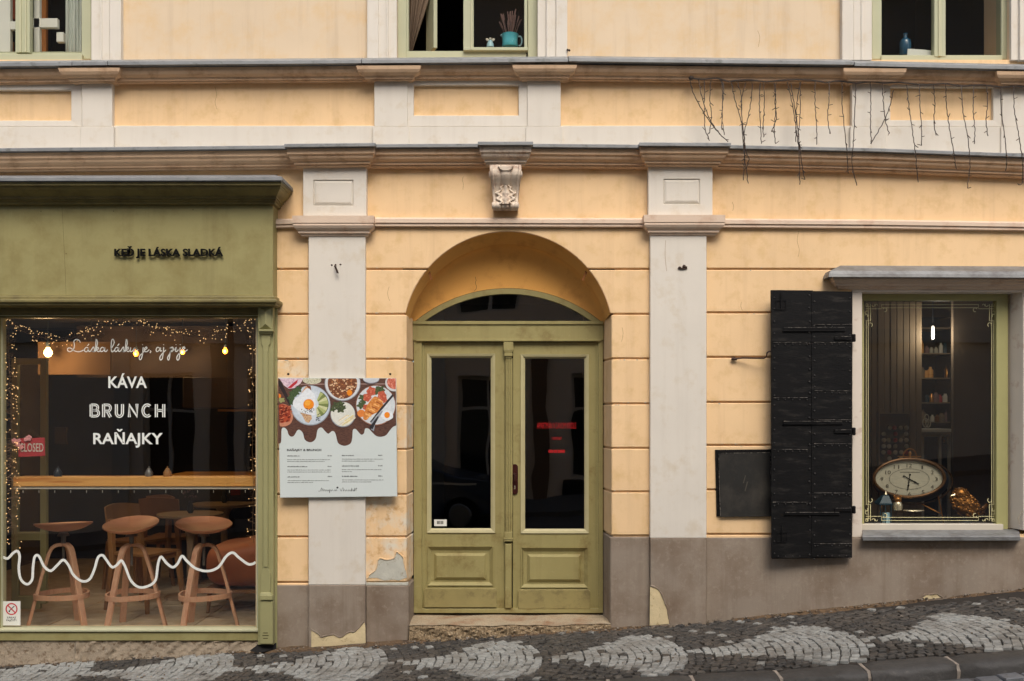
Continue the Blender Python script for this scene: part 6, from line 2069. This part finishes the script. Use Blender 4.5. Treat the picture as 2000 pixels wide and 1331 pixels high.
while x < 1797: b.pface([(x, 923.6), (x + 1, 923.6), (x + 1, 922), (x, 922)], .357); x += 1.7
b.build('numerals', mat("numeral_grey", (74, 66, 54), .6), ck)
def hand(pts, w0, ballat):
    b = MB(); b.ribbon(pts, w0, .353); bx_, by_ = ballat; b.ball(W(bx_, by_, .353), .008, .002, .008, 8, 5); b.build('hand', M['letter'], ck)
hand([(1776, 936), (1788, 942.5), (1795, 946)], 2.0, (1787, 942)); hand([(1776, 936), (1766, 930)], 1.6, (1765.5, 930.5))
hand([(1776, 936), (1774.6, 948), (1773, 958)], 1.7, (1774.3, 949)); hand([(1776, 936), (1777.5, 928)], 1.4, (1777.5, 927.5))
zb_ = CZ + (HY - 1033) / PPM + .02
b = MB()
for pts in ([(1730, 965, .48), (1718, 1000, .46)], [(1832, 968, .48), (1845, 1030, .44)], [(1800, 985, .5), (1838, 1004, .46)]): b.tube([W(*p) for p in pts], .005, 6)
b.build('stand', M['brass'], ck)
# platform for the display
b = MB(); b.box(2.62, .17, .55, 4.0, .9, W(0, 1035, .17).z + .012); tag(b.build('display_platform', M['darkwood'], bevel=.004), 'dark platform behind the sill carrying the clock', 'platform')
# gold bird
gb = thing('gold_bird', 'gilded bird figurine with a pale beak on the right of the clock', 'figurine', W(1882, 1012, .30))
bc_ = W(1886, 988, .30)
b = MB(); rotb = Matrix.Rotation(R(38), 3, 'Y')
b.ball(bc_, .13, .075, .085, 18, 12, rot=rotb); b.ball(W(1876, 966, .29), .058, .052, .056, 14, 10); b.build('body', M['gold'], gb, smooth=True)
b = MB(); c = W(1868, 967, .275); b.tube([c + Vector((.01, 0, 0)), c + Vector((-.02, -.005, 0)), c + Vector((-.05, -.01, -.008))], [.016, .011, .002], 8); b.build('beak', M['silvergold'], gb, smooth=True)
b = MB()
for k in range(230):
    th, ph = rd.uniform(0, math.pi), rd.uniform(math.pi, 2 * math.pi) if rd.random() < .8 else rd.uniform(0, math.pi)
    big = rd.random() < .75
    if big: loc_ = rotb @ Vector((.132 * math.cos(th), .078 * math.sin(th) * math.sin(ph), .088 * math.sin(th) * math.cos(ph))) + bc_
    else: loc_ = W(1876, 966, .29) + Vector((.060 * math.cos(th), .054 * math.sin(th) * math.sin(ph), .058 * math.sin(th) * math.cos(ph)))
    b.ball(loc_, .016 if big else .010, .006, .010 if big else .007, 6, 4, rot=Matrix.Rotation(R(40) + rd.gauss(0, .3), 3, 'Y'))
b.build('feathers', M['gold'], gb, kind='stuff')
b = MB(); b.tube([W(1905, 1000, .31), W(1920, 996, .32), W(1928, 985, .33)], [.035, .02, .012], 8); b.tube([W(1904, 1004, .30), W(1922, 1002, .3), W(1926, 1012, .3)], [.03, .014, .004], 8); b.build('tail', M['gold'], gb, smooth=True)
b = MB(); b.lathe([(.001, 0), (.085, 0), (.085, .012), (.05, .02), (.04, .06), (.001, .07)], Vector((bc_.x, bc_.y, W(0, 1035, .17).z + .012)), 18); b.build('base', M['navy'], gb, smooth=True)
# teal lantern
ln = thing('lantern', 'teal metal lantern at the left foot of the clock', 'lantern', W(1729, 1031, .24))
b = MB(); b.pbox(1717, 984, 1744, 987, .19, .29); b.pbox(1719, 1024, 1742, 1028, .19, .29)
b.prism([W(1718, 984, .19), W(1743, 984, .19), W(1745, 984, .19) + Vector((0, .11, 0)), W(1716, 984, .19) + Vector((0, .11, 0))], [W(1725, 968, .22), W(1736, 968, .22), W(1736, 968, .22) + Vector((0, .04, 0)), W(1725, 968, .22) + Vector((0, .04, 0))])
b.build('roof', M['teal'], ln, bevel=.002)
b = MB()
for x in (1719.5, 1729.5, 1740.5):
    for dd in (.195, .28): b.tube([W(x, 987, dd), W(x, 1024, dd)], .004, 5)
b.build('posts', M['teal'], ln)
b = MB(); b.lathe([(.001, 0), (.030, 0), (.030, .09), (.001, .092)], W(1730.5, 1023.5, .24), 14); b.build('candle', M['teal2'] if 'teal2' in M else M['blueglaze'], ln)
b = MB(); b.lathe([(.006, 0), (.014, .008), (.006, .02), (.004, .03), (.001, .035)], W(1730, 968, .24), 10); b.build('finial', M['silvergold'], ln, smooth=True)
gf = thing('gold_owl', 'small shiny gold owl figurine in front of the clock rim', 'figurine', W(1753, 1000, .20))
c = W(1753, 997, .22)
b = MB(); b.lathe([(.001, 0), (.032, .002), (.038, .03), (.034, .055), (.028, .066), (.001, .07)], c, 16); b.build('body', M['silvergold'], gf, smooth=True)
b = MB(); b.ball(c + Vector((0, 0, .085)), .034, .03, .028, 12, 8); b.ball(c + Vector((-.026, 0, .108)), .009, .008, .014, 6, 5); b.ball(c + Vector((.026, 0, .108)), .009, .008, .014, 6, 5); b.build('head', M['gold'], gf, smooth=True)
b = MB(); b.lathe([(.001, 0), (.05, .001), (.062, .01), (.06, .014), (.001, .008)], W(1784, 1000, .26), 20, 1.4, .8); tag(b.build('silver_dish', M['silvergold'], smooth=True), 'shallow pale metal dish lying under the clock', 'dish')
# shop fittings
pn = thing('panelling', 'vertical board panelling on the left back wall of the shop', 'panelling', (SX(1745, 2.0), 2.0, .2))
x = 1690
while x < 1790:
    wd = 12.4
    b = MB(); b.pbox(x, 590, x + wd - 1.2, 1030, 2.0 + rd.uniform(0, .006), 2.04); b.build('board', M['stripe'], pn, bevel=.003); x += wd
rk = thing('card_rack', 'dark display board with rows of small round goods in front of the panelling', 'display board', (SX(1748, 1.7), 1.7, 1.0))
b = MB(); b.pbox(1718, 808, 1778, 925, 1.7, 1.74); b.build('backboard', M['darkwood'], rk, bevel=.003)
b = MB(); b.pring((1716, 806, 1780, 927), (1718.5, 808.5, 1777.5, 925), 1.68, 1.68, 1.74); b.build('frame', M['stripe'], rk)
for r_ in range(7):
    for c_ in range(5):
        if rd.random() < .85:
            b = MB(); b.ball(W(1726 + c_ * 11 + rd.uniform(-1.5, 1.5), 836 + r_ * 12, 1.66), .022, .012, .022, 7, 5)
            b.build('button_badge', M[rd.choice(['offwhite', 'red', 'dial', 'offwhite'])], rk)
se = thing('shelf_unit', 'dark open shelf unit in the middle of the shop', 'shelf', (SX(1820, 2.6), 2.6, .2))
for x in (1783, 1856): b = MB(); b.pbox(x, 620, x + 4, 960, 2.5, 2.85); b.build('side_panel', M['darkwood'], se)
for y in (640, 690, 738, 786, 824): b = MB(); b.pbox(1787, y, 1856, y + 2.2, 2.5, 2.85); b.build('shelf_board', M['stripe'], se)
b = MB(); b.pbox(1783, 620, 1860, 960, 2.86, 2.88); b.build('back_panel', M['navy'], se)
cols = ['red', 'dial', 'brass', 'offwhite', 'lavender', 'teal', 'pine', 'stripe']
for y in (690, 738, 786, 824):
    x = 1790
    nj = 0
    while x < 1852:
        if rd.random() < .7:
            c = W(x + 3, y, 2.6); h = rd.uniform(.06, .13); r = rd.uniform(.02, .035)
            b = MB(); b.lathe([(.001, 0), (r, 0), (r, h * .7), (r * .5, h * .85), (r * .5, h), (.001, h)], c, 10)
            ck_ = rd.choice(cols)
            nm_ = {'red': 'red', 'dial': 'cream', 'brass': 'brass', 'offwhite': 'white', 'lavender': 'brown', 'teal': 'dark teal', 'pine': 'orange', 'stripe': 'taupe'}[ck_]
            sh_ = {690: 'upper', 738: 'second', 786: 'third', 824: 'lowest'}[y]
            tag(b.build('jar', M[ck_], smooth=True), 'small %s jar, %s from the left on the %s shelf in the shop' % (nm_, ('first', 'second', 'third', 'fourth', 'fifth', 'sixth', 'seventh', 'eighth')[nj], sh_), 'jar', 'jars on the shop shelves'); nj += 1
        x += rd.uniform(7, 11)
cb = thing('white_cabinet', 'pale painted cabinet with dark panes in front of the shop shelves', 'cabinet', (SX(1828, 2.2), 2.2, .2))
b = MB(); b.pbox(1798, 838, 1858, 845, 2.15, 2.5); b.build('top', M['offwhite'], cb, bevel=.004)
b = MB(); b.pring((1800, 846, 1857, 1020), (1805, 853, 1852, 1015), 2.2, 2.2, 2.24); b.pbox(1834, 853, 1839, 1015, 2.2, 2.24); b.build('frame', M['offwhite'], cb, bevel=.002)
b = MB(); b.pbox(1804, 852, 1853, 1016, 2.225, 2.23); b.build('pane', M['oppdark'], cb)
t = thing('paper_bow', 'pale looped ornament standing on the white cabinet', 'ornament', W(1810, 838, 2.2))
b = MB()
for dx, dz, r in ((-.012, .06, .045), (.014, .055, .04), (0, .11, .035)):
    p = W(1810, 838, 2.2)
    b.tube([p + Vector((dx + r * .6 * math.sin(a), 0, dz + r * math.cos(a))) for a in [2 * math.pi * k / 14 for k in range(14)]], .006, 5, closed=True)
b.build('loops', M['dial'], t, smooth=True)
sp = thing('shop_lamp', 'small lit white lamp hanging high in the shop', 'lamp', W(1822, 646, 2.0))
b = MB(); b.lathe([(.001, -.08), (.012, -.075), (.016, 0), (.012, .05), (.001, .06)], W(1822, 648, 2.0), 14); b.build('shade', M['spot'], sp, smooth=True)
ld = bpy.data.lights.new('shop_light', 'POINT'); ld.energy = 5; ld.color = (1, .9, .76); ld.shadow_soft_size = .05
lo = bpy.data.objects.new('shop_light', ld); COL.objects.link(lo); lo.parent = sp; lo.location = (0, -.12, -.05); lo['kind'] = 'helper'
b = MB(); b.tube([W(1822, 640, 2.0) + Vector((0, 0, .05)), Vector((SX(1822, 2.0), 2.0, 2.99))], .004, 5); b.build('cord', M['navy'], sp)
b = MB(); b.pbox(1862, 560, 1990, 1040, 1.9, 1.95); tag(b.build('partition', M['shopwall']), 'plain taupe partition on the right side of the shop', 'partition')

# small things standing on the counter
for px, lab, m in ((291, 'small silver sugar pot on the pine counter under the window lettering', 'steel'), (327, 'small brown pot on the pine counter right of the sugar pot', 'wood2'), (113, 'small dark bottle on the pine counter near the closed sign', 'navy')):
    c = Vector((SX(px, .2), .2, W(0, 932.5, .10).z))
    t = thing('counter_pot', lab, 'pot', c)
    b = MB(); b.lathe([(.001, 0), (.030, 0), (.032, .03), (.022, .05), (.001, .052)], c, 14); b.build('body', M[m], t, smooth=True)
    b = MB(); b.lathe([(.001, .0525), (.020, .0525), (.012, .066), (.005, .07), (.006, .08), (.001, .083)], c, 12); b.build('lid', M[m], t, smooth=True)
# ------------------------------------------------------------------ house across the street, seen in the panes
oh = thing('opposite_house', 'pale plastered house across the street that the shop panes mirror', 'building', (0, -11.6, 0))
OY = -11.6
b = MB()
def ow(x0, x1, z0, z1): b.box(x0, OY - .35, z0, x1, OY, z1)
wins = [(-7.2, -6.2), (-5.2, -4.0), (-2.9, -1.9), (-1.1, .15), (1.2, 2.1), (3.0, 4.2), (5.2, 6.2)]
xs = [-12.0] + [v for p in wins for v in p] + [12.0]
FL = ((.35, 2.5), (3.7, 5.5), (6.5, 8.2))
for lo, hi in FL:
    for k in range(0, len(xs), 2): ow(xs[k], xs[k + 1], lo, hi)
ow(-12, 12, -2.0, .35); ow(-12, 12, 2.5, 3.7); ow(-12, 12, 5.5, 6.5); ow(-12, 12, 8.2, 10.4)
b.build('wall', M['opp'], oh)
for lo, hi in FL:
    for a, c in wins:
        b = MB(); b.box(a, OY - .3, lo, c, OY - .2, hi); b.build('window', M['oppdark'], oh)
        b = MB()
        for x in (a, (a + c) / 2 - .03, c - .06): b.box(x, OY - .2, lo, x + .06, OY - .14, hi)
        for z in (lo, (lo * .35 + hi * .65), hi - .06): b.box(a + .06, OY - .2, z, (a + c) / 2 - .03, OY - .15, z + .06); b.box((a + c) / 2 + .03, OY - .2, z, c - .06, OY - .15, z + .06)
        b.build('window_frame', M['opptrim'], oh)
b = MB(); b.box(-12, OY, 3.1, 12, OY + .12, 3.35); b.build('cornice', M['opptrim'], oh)
b = MB(); b.box(-12, OY, 10.0, 12, OY + .3, 10.4); b.build('cornice', M['opptrim'], oh)
for x in (-7.6, -5.7, -3.4, -1.5, .55, 2.5, 4.7):
    b = MB(); b.box(x - .16, OY, -1.2, x + .16, OY + .09, 3.1); b.build('pilaster', M['cafepanel'] if x in (-5.7, .55) else M['opptrim'], oh)
for x0, x1 in ((-3.2, -1.75), (.85, 2.25)):
    b = MB(); b.box(x0 + .2, OY, zg(x0) - .1, x1 - .2, OY + .05, .34); b.build('dark_plinth', M['hall'], oh)
lp = thing('street_lamp', 'dark street lamp post on the far pavement, mirrored in the café pane', 'street lamp', (-5.0, -9.9, zg(-5.0)))
b = MB(); b.tube([(-5.0, -9.9, zg(-5) - .05), (-5.0, -9.9, 1.0), (-5.0, -9.9, 4.2)], [.09, .06, .045], 10); b.build('post', M['navy'], lp)
b = MB(); b.tube(catmull([(-5.0, -9.9, 4.2), (-4.9, -9.85, 4.6), (-4.5, -9.7, 4.75), (-4.2, -9.6, 4.55)], 5), .03, 8); b.build('arm', M['navy'], lp)
b = MB(); b.lathe([(.001, 0), (.16, .0), (.2, .1), (.08, .22), (.001, .25)], (-4.2, -9.6, 4.3), 14); b.build('lamp_head', M['navy'], lp)

# ------------------------------------------------------------------ car parked across the street, seen only in the panes
car = thing('parked_car', 'dark blue estate car parked across the street, mirrored in the door pane', 'car', (-2.2, -8.35, zg(-2.2) - KD))
CX, CY0, CZ0 = -2.2, -8.35, zg(-2.2) - KD + .01
prof = [(-2.1, .32), (-2.15, .62), (-2.0, .86), (-1.75, .95), (-1.55, 1.40), (-1.2, 1.46), (.0, 1.47), (.35, 1.42), (1.0, .98), (1.85, .86), (2.12, .66), (2.15, .34), (1.75, .30), (-1.75, .30)]
b = MB()
def sect(y, k): return [(CX + x * (1 - .02 * k), CY0 + y * (1 - (.16 if z > 1.0 else 0)), CZ0 + z) for x, z in prof]
b.prism(sect(-.86, 0), sect(.86, 0))
b.build('body', mat("car_paint", (30, 46, 66), .25, .05, 3, spec=.6), car, bevel=.03, seg=2)
b = MB()
for x0, x1 in ((-1.45, -.75), (-.68, .05), (.10, .62)):
    b.prism([(CX + x0 + (.08 if x0 < -1 else 0), CY0 + .755, CZ0 + .98), (CX + x1 + (.22 if x1 > .5 else 0), CY0 + .755, CZ0 + .98), (CX + x1 - (.18 if x1 > .5 else 0), CY0 + .735, CZ0 + 1.36), (CX + x0 + (.12 if x0 < -1 else 0), CY0 + .735, CZ0 + 1.36)],
            [(CX + x0 + .05, CY0 + .70, CZ0 + .98), (CX + x1, CY0 + .70, CZ0 + .98), (CX + x1 - .1, CY0 + .70, CZ0 + 1.36), (CX + x0 + .05, CY0 + .70, CZ0 + 1.36)])
    b.build('side_window', M['oppdark'], car); b = MB()
for x in (-1.35, 1.35):
    b = MB(); b.lathe([(.001, -.1), (.20, -.1), (.31, -.09), (.32, 0), (.31, .09), (.20, .1), (.001, .1)], (CX + x, CY0 + .80, CZ0 + .31), 24, axis='Y'); wh = b.build('wheel', M['letter'], car, smooth=True)
    b = MB(); b.lathe([(.001, -.02), (.17, -.02), (.2, .01), (.001, .02)], (CX + x, CY0 + .905, CZ0 + .31), 18, axis='Y'); b.build('rim', M['steel'], wh)
b = MB(); b.box(CX + 1.86, CY0 + .55, CZ0 + .64, CX + 2.11, CY0 + .872, CZ0 + .76); b.build('headlight', M['white'], car, bevel=.02)
b = MB(); b.box(CX - 2.12, CY0 + .6, CZ0 + .66, CX - 1.96, CY0 + .872, CZ0 + .86); b.build('tail_light', M['red'], car, bevel=.02)
b = MB(); b.box(CX - 1.7, CY0 + .862, CZ0 + .80, CX + 1.6, CY0 + .874, CZ0 + .83); b.build('side_trim', M['offwhite'], car)
